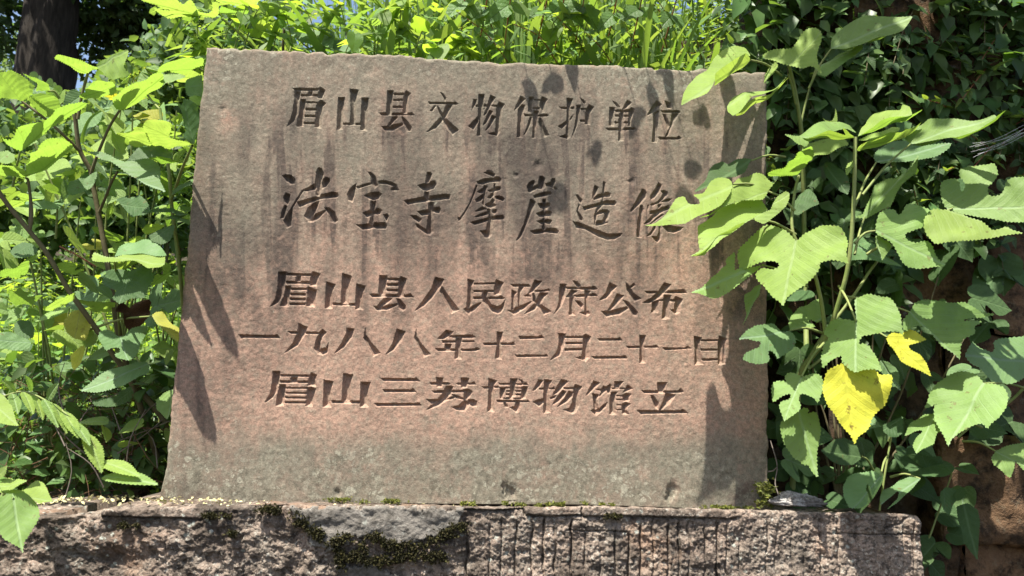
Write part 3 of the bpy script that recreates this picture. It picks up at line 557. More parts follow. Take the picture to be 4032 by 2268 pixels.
    ring = np.concatenate([idx[:, 0], idx[-1, 1:], idx[::-1, -1][1:], idx[0, ::-1][1:-1]])
    rv = vr[ring]; rc = cf[ring]
    allv = [vr[u]]; allc = [cf[u]]; faces = [nf]
    prev = remap[ring]; nb = len(ring); off = len(u)
    cen = rv.mean(0)
    for j, (yb, grow) in enumerate([(0.022, 0.0), (0.05, 0.0), (0.09, 0.0), (0.135, 0.0)]):
        r2 = rv.copy()
        nn = (fbm(rv[:, 0]*18+j*3, rv[:, 2]*18+j*5, 3, 60)-0.5)*0.008
        dirv = (rv-cen); dirv[:, 1] = 0; dirv /= np.linalg.norm(dirv, axis=1)[:, None]
        r2 += dirv*nn[:, None]; r2[:, 1] = yb
        allv.append(r2); allc.append(rc)
        cur = np.arange(off, off+nb); off += nb
        faces.append(np.stack([prev, np.roll(prev, -1), np.roll(cur, -1), cur], -1)[:, ::-1])
        prev = cur
    vv = np.concatenate(allv); cc = np.concatenate(allc)
    # back: a centre fan
    vv = np.concatenate([vv, [[cen[0], 0.135, cen[2]]]]); cc = np.concatenate([cc, [[.3, .3, .3]]])
    tri = np.stack([prev, np.roll(prev, -1), np.full(nb, len(vv)-1)], -1)[:, ::-1]
    me = np_mesh('slab', vv, faces+[tri], M['tablet'], col=cc, origin=base)
    mobj('slab', me, root)
    for gi, (nm, cr, txt) in enumerate(GLYPHS):
        m = fo == gi
        if m.any():
            o = mobj('carved_character', sub(m, 'carved_character'), root)
            ln, what = nm.split(', ')
            o['label'] = 'carved character of the %s, reading %s' % (ln, what)
    return root
build_tablet()

# ------------------------------------------------------------------ plinth
YF = -0.115
PLX = [-700, 150, 398, 410, 700, 1200, 1700, 1830, 2060, 2300, 3000, 3300, 3580, 3626, 3660]
PLY = [2052, 2032, 2024, 2003, 1996, 1990, 1993, 1996, 1999, 1992, 2010, 2020, 2024, 2034, 2064]
MORTAR = np.array([[1140,1995],[1300,1990],[1500,1992],[1830,2000],[1800,2060],[1740,2110],[1640,2135],[1560,2150],[1490,2120],[1400,2118],[1370,2150],[1290,2170],[1235,2145],[1215,2105],[1170,2060]], float)
MORTAR2 = np.array([[1330,2230],[1400,2215],[1480,2225],[1560,2260],[1580,2330],[1340,2330]], float)
GROOVES = [1840,1929,1975,2029,2090,2139,2192,2246,2301,2367,2424,2477,2520,2575,2631,2680,2716,2778,2822,2868,2920,3015,3050,3120,3164,3230,3305,3376,3450,3560,3600]
def seg_d(X, Y, pts):
    d = np.full(X.shape, 1e9)
    for (x1, y1), (x2, y2) in zip(pts[:-1], pts[1:]):
        ex, ey = x2-x1, y2-y1
        t = np.clip(((X-x1)*ex+(Y-y1)*ey)/(ex*ex+ey*ey), 0, 1)
        d = np.minimum(d, np.hypot(X-x1-t*ex, Y-y1-t*ey))
    return d
def build_plinth():
    gx = np.arange(-700, 3668, 3.4); tt = np.concatenate([np.linspace(0, 0.62, 100, endpoint=False), np.linspace(0.62, 1, 26)])
    S, T = np.meshgrid(gx, tt)
    top = np.interp(S, PLX, PLY) + (vnoise(S/28, S*0, 71)-0.5)*7 + (vnoise(S/9, S*0, 72)-0.5)*3
    bot = 2620.0
    PY = top+T*(bot-top)
    redge = np.interp(PY, [2024, 2060, 2150, 2268, 2620], [3616, 3632, 3636, 3644, 3664])
    PX = np.minimum(S, redge + (vnoise(PY/20, PY*0, 73)-0.5)*8)
    W = unproj(PX, PY, YF)
    wx = PX; wy = PY
    rough = (fbm(wx/90, wy/70, 3, 80)-0.5)*0.030*(1-0.55*sstep(1750, 1900, wx)) + (fbm(wx/30, wy/22, 4, 81, 0.6)-0.5)*0.011 + (fbm(wx/9, wy/8, 3, 82, .7)-0.5)*0.009
    mm = np.maximum(poly_inside_dist(wx, wy, MORTAR), poly_inside_dist(wx, wy, MORTAR2)) + (fbm(wx/22, wy/22, 4, 83, .7)-0.5)*60
    mk = sstep(-3, 5, mm)
    disp = rough*(1-0.72*mk) + 0.008*mk + mk*(fbm(wx/60, wy/40, 3, 86)-0.5)*0.010
    # upper flaked lip standing proud of the face
    crackA = [(1833,2006),(1936,2010),(2062,2004),(2066,2028),(2169,2034),(2290,2027),(2300,2034),(2450,2032),(2626,2037),(2760,2040),(2898,2044)]
    crackL = [(405,2031),(598,2039),(700,2038),(799,2046)]
    crackR = [(3294,2103),(3450,2106),(3560,2104),(3640,2108)]
    crackM = [(2240,2088),(2330,2092),(2400,2090),(2470,2097)]
    crackV = [(2290,1998),(2288,2026)]
    crackD = [(3490,2080),(3545,2062),(3570,2040)]
    def yline(pts):
        a = np.array(pts, float); return np.interp(wx, a[:, 0], a[:, 1])
    j = (vnoise(wx/10, wy/10, 84)-0.5)*5
    for pts, lift in ((crackA, .008), (crackL, .010)):
        a = np.array(pts); inx = sstep(a[0, 0]-4, a[0, 0]+4, wx)*(1-sstep(a[-1, 0]-60, a[-1, 0]+40, wx))
        above = 1-sstep(-2, 3, wy+j-yline(pts))
        disp = disp*(1-0.55*above*inx) + lift*above*inx
    for pts, w, dp in ((crackA, 3.4, .016), (crackL, 3, .014), (crackR, 2.4, .010), (crackM, 2.4, .010), (crackV, 3, .014), (crackD, 3, .010)):
        disp -= dp*np.exp(-(seg_d(wx+j, wy+j, pts)/w)**2)
    for i, g in enumerate(GROOVES):
        y0 = 2045+20*math.sin(i*2.3)+(40 if 2290 < g < 2500 else 0)
        gx_ = g+(vnoise(wy/50, wy*0+i, 85)-0.5)*16+(_tab[i, 12]-.5)*14
        st = 0.5 if g > 3040 else 1.0
        st = st*(0.40+0.75*_tab[i, 9])*(0.50+0.9*vnoise(wy/45, wy*0+i*3.3, 87))
        disp -= 0.012*st*np.exp(-((wx-gx_)/4.2)**2)*sstep(y0, y0+25, wy)
    # rounding at the top and right edges
    e = np.clip((wy-top)/9, 0, 1); disp -= 0.010*(1-np.sqrt(1-(1-e)**2))
    e = np.clip((redge-wx)/12, 0, 1); disp -= 0.016*(1-np.sqrt(1-(1-e)**2))
    W[..., 1] -= disp
    sh = PX.shape; H, Wd = sh
    idx = np.arange(H*Wd).reshape(sh)
    q = np.stack([idx[:-1, :-1], idx[1:, :-1], idx[1:, 1:], idx[:-1, 1:]], -1).reshape(-1, 4)
    vr = W.reshape(-1, 3)
    fm = (mk.reshape(-1)[q].mean(1) > 0.5)
    wdt = np.abs(vr[q[:, 0], 0]-vr[q[:, 2], 0])
    good = wdt > 1e-6
    base = Vector((0.0, 0.05, -0.5))
    root = empty('stone_plinth', base, 'long weathered sandstone base block with chiselled grooves below the carved tablet', 'stone base')
    # top surface: strips going back
    rowx = W[0].copy()
    nb = len(rowx)
    strips = [rowx]
    zb = -0.006
    for yb in (-0.105, -0.085, -0.06, -0.03, 0.0, 0.08, 0.22, 0.40):
        r = rowx.copy(); r[:, 1] = yb + (0 if yb > 0 else 0)
        tt_ = (yb-YF)/(0.0-YF)
        r[:, 2] = rowx[:, 2]*(1-min(1, tt_)) + min(1, tt_)*np.where(rowx[:, 0] < -0.95, rowx[:, 2], np.interp(rowx[:, 0], [-0.95, -0.8, 0.75, 1.1], [rowx[0, 2], zb, zb-0.004, zb-0.008]))
        r[:, 2] += (fbm(r[:, 0]*30, r[:, 1]*30+yb*50, 4, 90)-0.5)*0.012
        strips.append(r)
    tv = np.concatenate(strips)
    n0 = len(vr)
    allv = np.concatenate([vr, tv[nb:]])
    tops = []
    def row(i): return idx[0] if i == 0 else np.arange(n0+(i-1)*nb, n0+i*nb)
    for i in range(len(strips)-1):
        a, b = row(i), row(i+1)
        tops.append(np.stack([a[:-1], a[1:], b[1:], b[:-1]], -1))
    tops = np.concatenate(tops)
    # right end, going back
    rc = W[:, -1].copy(); e1 = rc.copy(); e1[:, 1] = 0.1; e1[:, 0] += 0.01; e2 = rc.copy(); e2[:, 1] = 0.40
    n1 = len(allv); allv = np.concatenate([allv, e1, e2])
    c0 = idx[:, -1]; c1 = np.arange(n1, n1+H); c2 = c1+H
    ends = np.concatenate([np.stack([c0[:-1], c0[1:], c1[1:], c1[:-1]], -1), np.stack([c1[:-1], c1[1:], c2[1:], c2[:-1]], -1)])
    def comp(f, nm, mat):
        u, inv = np.unique(f.ravel(), return_inverse=True)
        me = np_mesh(nm, allv[u], inv.reshape(-1, 4), mat, origin=base)
        return mobj(nm, me, root)
    comp(np.concatenate([q[good & ~fm], tops, ends]), 'block', M['plinth'])
    o = comp(q[good & fm], 'mortar_patch', M['mortar'])
    o['label'] = 'smooth grey mortar repair on the front of the block'
    return W, PX, PY, mk
PW, PPX, PPY, PMK = build_plinth()

# ------------------------------------------------------------------ terrain
def ground_z(x, y):
    x = np.asarray(x, float); y = np.asarray(y, float)
    left = -0.30 + 0.30*sstep(0.3, 1.2, y)*0.6 + 0.30*np.clip(y-0.6, 0, 6.5) + 0.03*np.clip(y-7, 0, 100)
    cen = -0.30 + 1.30*sstep(0.22, 0.70, y) + 0.72*np.clip(y-0.65, 0, 3) + 0.03*np.clip(y-6, 0, 100)
    rgt = -0.60 + 2.15*sstep(0.52, 0.62, y) + 0.45*np.clip(y-0.6, 0, 5) + 0.03*np.clip(y-6, 0, 100)
    b = sstep(-1.0, -0.35, x - 0.28*np.clip(y-0.8, 0, 4)); r = sstep(0.72, 0.82, x)
    z = left*(1-b)+cen*b
    z = z*(1-r)+rgt*r
    f = sstep(0.16, 0.36, y)
    z = -0.95 + (z+0.95)*f
    return z + (fbm(x*2.1, y*2.1, 3, 101)-0.5)*0.10*sstep(0.5, 1.5, np.abs(y))
def build_ground():
    gx = np.concatenate([-np.geomspace(150, 3.2, 26), np.linspace(-3, 3, 120), np.geomspace(3.2, 150, 26)])
    gy = np.concatenate([-np.geomspace(150, 1.0, 22), np.linspace(-0.9, 4, 140), np.geomspace(4.15, 200, 34)])
    X, Y = np.meshgrid(gx, gy)
    Z = ground_z(X, Y)
    v = np.stack([X, Y, Z], -1).reshape(-1, 3)
    n = len(gx); m = len(gy)
    idx = np.arange(n*m).reshape(m, n)
    q = np.stack([idx[:-1, :-1], idx[:-1, 1:], idx[1:, 1:], idx[1:, :-1]], -1).reshape(-1, 4)
    o = mobj('ground', np_mesh('ground', v, q, M['soil']))
    tag(o, 'dark sloping ground under the weeds and grass', None, None, 'structure')
build_ground()

# ------------------------------------------------------------------ retaining wall
def rock_block(cx0, cx1, cz0, cz1, yf, depth, seed, n=9, amp=0.02, rnd=0.03):
    """one quarried block: rounded box with uneven faces"""
    w = (cx1-cx0)/2; h = (cz1-cz0)/2; d = depth/2
    cen = np.array([(cx0+cx1)/2, yf+d, (cz0+cz1)/2])
    vs = []; fs = []
    g = np.linspace(-1, 1, n)
    A, B = np.meshgrid(g, g)
    for ax, sg in ((1, -1), (0, 1), (0, -1), (2, 1), (2, -1)):
        P = np.zeros(A.shape+(3,))
        o = [i for i in range(3) if i != ax]
        P[..., ax] = sg; P[..., o[0]] = A; P[..., o[1]] = B
        half = np.array([w, d, h])
        Q = P*half
        inner = half-rnd
        cl = np.clip(Q, -inner, inner)
        dd = Q-cl; ln = np.linalg.norm(dd, axis=-1, keepdims=True)
        Q = cl + np.where(ln > 1e-9, dd/np.maximum(ln, 1e-9)*rnd, 0)
        nn = fbm(Q[..., 0]*9+seed*3.1+Q[..., 1]*5, Q[..., 2]*9+seed*1.7+Q[..., 1]*4, 4, seed)-0.5
        nrm = Q/np.linalg.norm(Q, axis=-1, keepdims=True)
        nrm = np.where(ax == np.arange(3), sg*1.0, nrm*0.5)
        Q = Q + nrm*nn[..., None]*amp*2
        b = len(vs)*n*n
        vs.append((Q+cen).reshape(-1, 3))
        idx = np.arange(n*n).reshape(n, n)+b
        q = np.stack([idx[:-1, :-1], idx[:-1, 1:], idx[1:, 1:], idx[1:, :-1]], -1).reshape(-1, 4)
        flip = (ax == 1 and sg == 1) or (ax == 0 and sg == -1) or (ax == 2 and sg == -1)
        fs.append(q[:, ::-1] if flip else q)
    return np.concatenate(vs), np.concatenate(fs)
def build_wall():
    YW = 0.30
    base = Vector((1.3, YW+0.1, -0.6))
    root = empty('retaining_wall', base, 'dark dry stone retaining wall of big brown blocks behind the right-hand shrub', 'stone wall')
    rows = [  # y range in picture units, block edges in x
      ((1372, 1540), [1960, 2180, 2420, 2700, 2960]),
      ((1118, 1362), [1930, 2110, 2330, 2650, 2900]),
      ((850, 1108), [1930, 2080, 2380, 2660, 2920]),
      ((600, 842), [1930, 2215, 2488, 2700, 2950]),
      ((380, 592), [1930, 2130, 2390, 2640, 2900]),
      ((150, 372), [1930, 2250, 2510, 2760, 2950]),
      ((-90, 142), [1930, 2120, 2400, 2650, 2920]),
      ((-330, -98), [1930, 2260, 2520, 2740, 2950]),
    ]
    k = 0
    for (ya, yb), xs in rows:
        for xa, xb in zip(xs[:-1], xs[1:]):
            p = V(xa+4, yb, YW); q = V(xb-5, ya, YW)
            off = (_tab[k, 3]-0.5)*0.14; xa += 40*(_tab[k, 5]-0.5); ya += 30*(_tab[k, 6]-0.5)
            v, f = rock_block(p.x, q.x, p.z, q.z, YW+off, 0.28, k+5, n=22 if k < 18 else 9, amp=0.045, rnd=0.022)
            o = mobj('stone', np_mesh('stone', v, f, M['wall_sunlit' if (xa > 2290 and ya > 1100) or (xa > 2200 and ya > 560 and ya < 800) else 'wall'], origin=base), root)
            k += 1
build_wall()

# ------------------------------------------------------------------ leaves
def catmull(P, n):
    P = [np.array(p, float) for p in P]
    P = [2*P[0]-P[1]]+P+[2*P[-1]-P[-2]]
    out = []
    for i in range(1, len(P)-2):
        for j in range(n):
            t = j/n; a, b, c, d = P[i-1:i+3]
            out.append(0.5*(2*b+(c-a)*t+(2*a-5*b+4*c-d)*t*t+(3*b-3*c+d-a)*t**3))
    out.append(P[-2])
    return np.array(out)
def resample(P, n):
    d = np.concatenate([[0], np.cumsum(np.linalg.norm(np.diff(P, axis=0), axis=1))])
    t = np.linspace(0, d[-1], n)
    return np.stack([np.interp(t, d, P[:, 0]), np.interp(t, d, P[:, 1])], 1)
HALF = {
 'heart': [(0,0),(.10,-.10),(.26,-.10),(.40,.04),(.45,.24),(.42,.44),(.32,.64),(.18,.82),(.07,.93),(0,1.03)],
 'broad': [(0,0),(.12,-.13),(.32,-.13),(.48,.02),(.54,.22),(.50,.42),(.38,.62),(.20,.82),(.07,.93),(0,1.03)],
 'ovate': [(0,0),(.13,.0),(.27,.12),(.32,.28),(.28,.48),(.19,.68),(.09,.86),(.03,.95),(0,1.03)],
 'long': [(0,0),(.11,.0),(.20,.12),(.24,.30),(.22,.52),(.15,.72),(.07,.88),(.02,.96),(0,1.03)],
 'lobed': [(0,0),(.12,-.12),(.32,-.13),(.50,.02),(.60,.22),(.70,.44),(.55,.44),(.38,.40),(.22,.38),(.15,.42),(.17,.50),(.27,.55),(.33,.64),(.28,.76),(.16,.88),(.06,.95),(0,1.05)],
 'deep': [(0,0),(.10,-.10),(.28,-.14),(.46,-.02),(.56,.16),(.62,.34),(.46,.33),(.28,.28),(.13,.30),(.10,.38),(.14,.47),(.26,.54),(.30,.66),(.24,.80),(.12,.92),(0,1.06)],
 'lance': [(0,0),(.05,.06),(.10,.22),(.12,.42),(.10,.64),(.05,.84),(0,1.0)],
 'obov': [(0,0),(.06,.12),(.18,.35),(.27,.58),(.22,.80),(.10,.93),(0,1.0)],
}
_leafcache = {}
def leaf_mesh(right, left, n, teeth, fold=0.15, droop=0.15, curl=0.0, wave=0.02, seed=0, mat=None, rings=4, twist=0.0):
    key = (right, left, n, teeth, fold, droop, curl, wave, seed, mat.name if mat else None, rings, twist)
    if key in _leafcache: return _leafcache[key]
    rr = np.random.default_rng(seed+100)
    def half(kind, sgn):
        P = resample(catmull(HALF[kind], 6), n)
        if teeth > 0:
            T = np.gradient(P, axis=0); T /= np.linalg.norm(T, axis=1)[:, None]+1e-9
            N = np.stack([T[:, 1], -T[:, 0]], 1)
            for i in range(1, n-1):
                if i % 2 == 1: P[i] += N[i]*teeth*(0.7+0.6*rr.random()) + T[i]*teeth*0.9
        P[:, 0] *= sgn
        return P
    R_ = half(right, 1); L_ = half(left, -1)
    out = np.concatenate([R_, L_[::-1][1:-1]])            # closed loop, base -> tip -> base
    lob = any(k in ('lobed', 'deep') for k in (right, left))
    ay = np.clip(out[:, 1]*(0.36 if lob else 0.72), 0.0, 0.95)
    ay[n-1] = out[n-1, 1]*0.97 if not lob else 0.9
    for i in (n-2, n-3, n, n+1):
        if lob: ay[i] = max(ay[i], out[i, 1]*0.6)
    verts = []; uvs = []
    m = len(out)
    fr = np.linspace(0, 1, rings+1)
    def height(x, y):
        ax = np.abs(x)
        z = fold*ax*(1-0.25*y) + curl*ax*ax
        z = z - droop*y*y
        z = z + wave*np.sin(y*9+seed*1.3+np.sign(x)*0.8)*ax*2.2
        ph = (y-0.62*ax**0.85)*8
        z = z + 0.004*np.abs(((ph % 1)-0.5))*np.clip(ax*8, 0, 1)
        z = z + twist*x*y
        return z
    for f in fr:
        x = out[:, 0]*f; y = ay*(1-f)+out[:, 1]*f
        verts.append(np.stack([x, y, height(x, y)], 1)); uvs.append(np.stack([x*.5+.5, y], 1))
    vv = np.concatenate(verts); uv = np.concatenate(uvs)
    q = []
    a = np.arange(m); b = (a+1) % m
    for r in range(rings):
        q.append(np.stack([r*m+a, (r+1)*m+a, (r+1)*m+b, r*m+b], 1))
    q = np.concatenate(q)
    me = np_mesh('leaf', vv, q, mat, uv=uv)
    _leafcache[key] = me
    return me

def leaf_matrix(base, tip, roll=45, wscale=1.0, sc=1.0, eye=None):
    """roll 0: upper face towards the eye; 90: seen on edge, upper face up; above 90: seen from beneath"""
    base = Vector(base); tip = Vector(tip)
    d = tip-base; L = d.length; d.normalize()
    c = (Vector(eye if eye is not None else CAM_LOC)-base).normalized()
    e = c-d*c.dot(d)
    if e.length < 0.05: e = Vector((0, 0, 1))-d*d.z
    e.normalize()
    s = d.cross(e)
    if s.z < 0: s = -s
    a = math.radians(roll)
    nrm = (e*math.cos(a)+s*math.sin(a)).normalized()
    x = d.cross(nrm).normalized()
    M4 = Matrix((( x.x*L*wscale, d.x*L, nrm.x*L, base.x), (x.y*L*wscale, d.y*L, nrm.y*L, base.y), (x.z*L*wscale, d.z*L, nrm.z*L, base.z), (0, 0, 0, 1)))
    return M4
def rand_leaf_matrix(base, d, up, L, w=1.0):
    d = Vector(d).normalized(); n = Vector(up)-d*Vector(up).dot(d)
    if n.length < 1e-3: n = Vector((0.3, -0.7, 0.5))
    n.normalize(); x = d.cross(n)
    return Matrix(((x.x*L*w, d.x*L, n.x*L, base[0]), (x.y*L*w, d.y*L, n.y*L, base[1]), (x.z*L*w, d.z*L, n.z*L, base[2]), (0, 0, 0, 1)))
def leaf_obj(me, Mx, root, name='leaf'):
    o = bpy.data.objects.new(name, me)
    COL.objects.link(o)
    o.parent = root
    Ml = Mx.copy(); Ml.translation = Ml.translation - Vector(root.location)
    o.matrix_local = Ml
    return o

def mass(name, tmplv, tmplf, mats, mat, parent=None, origin=None):
    """many copies of one small template joined into one mesh; mats (n,4,4)"""
    mats = np.asarray(mats, float); n = len(mats); k = len(tmplv)
    h = np.concatenate([tmplv, np.ones((k, 1))], 1)
    v = np.einsum('nij,kj->nki', mats, h)[..., :3].reshape(-1, 3)
    f = (np.asarray(tmplf)[None]+(np.arange(n)*k)[:, None, None]).reshape(-1, len(tmplf[0]))
    me = np_mesh(name, v, f, mat, smooth=False, origin=origin)
    o = bpy.data.objects.new(name, me)
    put(o, parent)
    if parent is None and origin is not None: o.location = origin
    return o
# low templates
LT_V = np.array([(0,0,0),(.30,.30,.05),(0,.36,-.03),(-.30,.30,.05),(.22,.68,.0),(0,.70,-.09),(-.22,.68,.0),(0,1.02,-.2)])
LT_F = np.array([(0,1,2,2),(0,2,3,3),(1,4,5,2),(2,5,6,3),(4,7,5,5),(5,7,6,6)])
LT_F3 = np.array([(0,1,2),(0,2,3),(1,4,5),(1,5,2),(2,5,6),(2,6,3),(4,7,5),(5,7,6)])
BL_V = np.array([(-.018,0,0),(.018,0,0),(-.02,.33,.03),(.02,.33,.03),(-.016,.68,.0),(.016,.68,.0),(0,1.0,-.12)])
BL_F3 = np.array([(0,1,3),(0,3,2),(2,3,5),(2,5,4),(4,5,6)])
def mats_from(base, d, up, L, W=None):
    """vectorised frames"""
    d = d/np.linalg.norm(d, axis=1)[:, None]
    n = up-d*(up*d).sum(1)[:, None]; n /= np.linalg.norm(n, axis=1)[:, None]+1e-9
    x = np.cross(d, n)
    W = L if W is None else W
    out = np.zeros((len(base), 4, 4))
    out[:, :3, 0] = x*W[:, None]; out[:, :3, 1] = d*L[:, None]; out[:, :3, 2] = n*L[:, None]; out[:, :3, 3] = base; out[:, 3, 3] = 1
    return out

# hero leaf variants per material
def hero(kindR, kindL, matk, seed=0, fold=0.16, droop=0.12, curl=0.0, wave=0.02, twist=0.0):
    return leaf_mesh(kindR, kindL, 58, 0.012, fold, droop, curl, wave, seed, M[matk], 5, twist)
KIND = {'h': ('heart', 'heart'), 'b': ('broad', 'broad'), 'o': ('ovate', 'ovate'), 'g': ('long', 'long'),
        'L': ('lobed', 'lobed'), 'l': ('lobed', 'broad'), 'r': ('broad', 'lobed'), 'D': ('deep', 'deep'), 'd': ('deep', 'heart'), 'e': ('heart', 'deep')}
def hero_leaf(root, kind, mat, bx, by, tx, ty, Yb, Yt, roll, w=1.0, petiole=None, fold=0.16, droop=0.10, curl=0.0, wave=0.02, seed=None, twist=0.0, pmat='stem_green'):
    s = (int(bx*7+by*3) % 5) if seed is None else seed
    kr, kl = KIND[kind]
    me = hero(kr, kl, mat, s, fold, droop, curl, wave, twist)
    B = V(bx, by, Yb); T = V(tx, ty, Yt)
    # shorten for droop so that the tip lands where it should
    o = leaf_obj(me, leaf_matrix(B, T, roll, w), root)
    if mat == 'leaf_yellow': o['label'] = 'yellow leaf'
    if petiole:
        qx, qy, qY = petiole
        Q = V(qx, qy, qY)
        mid = (B+Q)/2 + Vector((0, 0, 0.012))
        tube('leaf_stalk', [Q, mid, B], 0.0036, 0.0022, M[pmat], root, n=6, sub=3, origin=root.location)
    return o
def stem_px(root, pts, r0, r1, mat, name='stem'):
    P = [V(*p) for p in pts]
    return tube(name, P, r0, r1, M[mat], root, n=8, sub=5, origin=root.location)

# ------------------------------------------------------------------ leaves whose outlines follow the plant in the photograph
from mathutils.geometry import delaunay_2d_cdt
LC = {'R1': (2600,0,1.799), 'R2': (2500,560,1.9067), 'R3': (3232,560,1.9063), 'R4': (2700,1200,1.811), 'R5': (3232,1250,1.4237),
      'L1': (0,0,1.9067), 'L2': (0,700,1.9067), 'L3': (0,1400,1.669), 'T1': (780,0,2.5255)}
def inpoly(X, Y, P):
    ins = np.zeros(X.shape, bool); n = len(P)
    for i in range(n):
        x1, y1 = P[i]; x2, y2 = P[(i+1) % n]
        if y1 != y2: ins ^= ((y1 > Y) != (y2 > Y)) & (X < (x2-x1)*(Y-y1)/(y2-y1)+x1)
    return ins
def traced(root, crop, mat, base, tip, Yb, Yt, patches, bulge=0.25, teeth=1.0, name='leaf', stalk=None):
    ox, oy, k = LC[crop]
    tp = lambda q: (q[0]/k+ox, q[1]/k+oy)
    b = tp(base); t = tp(tip)
    B = unproj(b[0], b[1], Yb); T = unproj(t[0], t[1], Yt)
    d = T-B; L = np.linalg.norm(d)
    rs = np.random.default_rng(int(abs(base[0]*3+base[1]*7)) % 9973)
    av = []; af = []; au = []; off = 0
    for roll, txt in patches:
        P = np.array([[float(v) for v in q.split(',')] for q in txt.split()])/k+(ox, oy)
        area = 0.5*np.sum(P[:, 0]*np.roll(P[:, 1], -1)-np.roll(P[:, 0], -1)*P[:, 1])
        if area < 0: P = P[::-1]
        # resample with softened corners, then cut the teeth
        Q = np.concatenate([P, P[:1]])
        seg = np.linalg.norm(np.diff(Q, axis=0), axis=1); cs = np.concatenate([[0], np.cumsum(seg)])
        size = math.sqrt(abs(area))
        step = max(4.5, min(7.5, size/22))
        n = max(16, int(cs[-1]/step)//2*2)
        tt = np.linspace(0, cs[-1], n, endpoint=False)
        R_ = np.stack([np.interp(tt, cs, Q[:, 0]), np.interp(tt, cs, Q[:, 1])], 1)
        S_ = 0.5*R_+0.25*(np.roll(R_, 1, 0)+np.roll(R_, -1, 0))
        tg = np.roll(S_, -1, 0)-np.roll(S_, 1, 0); tg /= np.linalg.norm(tg, axis=1)[:, None]+1e-9
        nr = np.stack([tg[:, 1], -tg[:, 0]], 1)
        amp = np.where(np.arange(n) % 2 == 1, 1.0, -0.35)*teeth*step*0.42*(0.5+rs.random(n))
        S_ = S_+nr*amp[:, None]
        # interior points
        gs = max(7.0, size/11)
        gx, gy = np.meshgrid(np.arange(S_[:, 0].min(), S_[:, 0].max(), gs), np.arange(S_[:, 1].min(), S_[:, 1].max(), gs))
        gx = gx+((np.arange(gx.shape[0]) % 2)*gs/2)[:, None]
        m = inpoly(gx, gy, S_)
        G = np.stack([gx[m], gy[m]], 1)
        if len(G):
            dist = np.sqrt(((G[:, None]-S_[None])**2).sum(2)).min(1); G = G[dist > gs*.45]
        allp = np.concatenate([S_, G]) if len(G) else S_
        vo, ed, fo, _, _, _ = delaunay_2d_cdt([Vector((p[0], p[1])) for p in allp], [(i, (i+1) % n) for i in range(n)], [], 1, 1e-4)
        px = np.array([(v.x, v.y) for v in vo])
        for _k in range(8):
            Mx = leaf_matrix(B, T, roll, 1.0)
            na = np.array(Mx.col[2][:3])/L
            cc_ = np.array([(px[:, 0].mean()-2016)/FPX, -(px[:, 1].mean()-1134)/FPX, -1.0]) @ CR.T
            if abs(cc_ @ na) > 0.34: break
            roll = roll+6 if roll > 90 else roll-6
        xa = np.array(Mx.col[0][:3])/L; ya = np.array(Mx.col[1][:3])/L; na = np.array(Mx.col[2][:3])/L
        dr = np.stack([(px[:, 0]-2016)/FPX, -(px[:, 1]-1134)/FPX, -np.ones(len(px))], -1) @ CR.T
        den = dr @ na
        den = np.where(np.abs(den) < 0.22, 0.22*np.where(den.mean() < 0, -1, 1), den)
        s = ((B-CAM_LOC) @ na)/den
        W = CAM_LOC+dr*s[:, None]
        lx = ((W-B) @ xa)/L; ly = ((W-B) @ ya)/L
        lx = np.clip(lx, -1.2, 1.2); ly = np.clip(ly, -.6, 1.5)
        hz = -bulge*lx*lx*0.6-0.05*ly*(ly-1)*-1 + 0.10*(np.sqrt(lx*lx+0.003)-0.05) + 0.075*(fbm(lx*3+base[0]*.01, ly*3+base[1]*.01, 2, 210)-0.5)
        hz = hz+0.02*np.sin(ly*13+np.abs(lx)*9)*np.clip(np.abs(lx)*2.5, 0, 1)
        W = W+na*(hz*L)[:, None]
        av.append(W); au.append(np.stack([lx*.5+.5, ly], 1))
        # faces oriented so that the upper face looks along na
        F = np.array([f for f in fo if len(f) == 3])
        e1 = W[F[:, 1]]-W[F[:, 0]]; e2 = W[F[:, 2]]-W[F[:, 0]]
        sg = (np.cross(e1, e2) @ na) < 0
        F[sg] = F[sg][:, ::-1]
        af.append(F+off); off += len(W)
    me = np_mesh(name, np.concatenate(av), np.concatenate(af), M[mat], uv=np.concatenate(au), origin=root.location)
    o = mobj(name, me, root)
    if mat == 'leaf_yellow': o['label'] = 'yellow leaf'
    if stalk:
        Q = V(*stalk); Bv = Vector(B)
        tube('leaf_stalk', [Q, (Q+Bv)/2+Vector((0, 0, .010)), Bv], .0036, .0022, M['stem_green'], root, n=6, sub=3, origin=root.location)
    return o
def ordinal(n):
    w = ['first','second','third','fourth','fifth','sixth','seventh','eighth','ninth','tenth','eleventh','twelfth','thirteenth','fourteenth','fifteenth','sixteenth','seventeenth','eighteenth','nineteenth','twentieth']
    return w[n] if n < 20 else ('twenty-'+w[n-20] if n < 29 else 'thirtieth' if n == 29 else 'thirty-'+w[n-30])
def rank_labels(roots, fmt, bands=(('top', 1),)):
    """label alike things by the band of the picture they stand in and their order from the left"""
    q = []
    for o in roots:
        p = (np.array(o.location)-CAM_LOC) @ CR
        q.append((-p[1]/p[2]*-1, p[0]/-p[2], o))
    q.sort(key=lambda e: -(e[2].location.z-CAM_LOC[2])/(e[2].location.y-CAM_LOC[1]))
    nb = len(bands); n = len(q); i0 = 0
    for bi, nm in enumerate(bands):
        i1 = n*(bi+1)//nb
        part = sorted(q[i0:i1], key=lambda e: e[1]); i0 = i1
        for k, e in enumerate(part):
            e[2]['label'] = fmt.format(n=ordinal(k), band=nm)

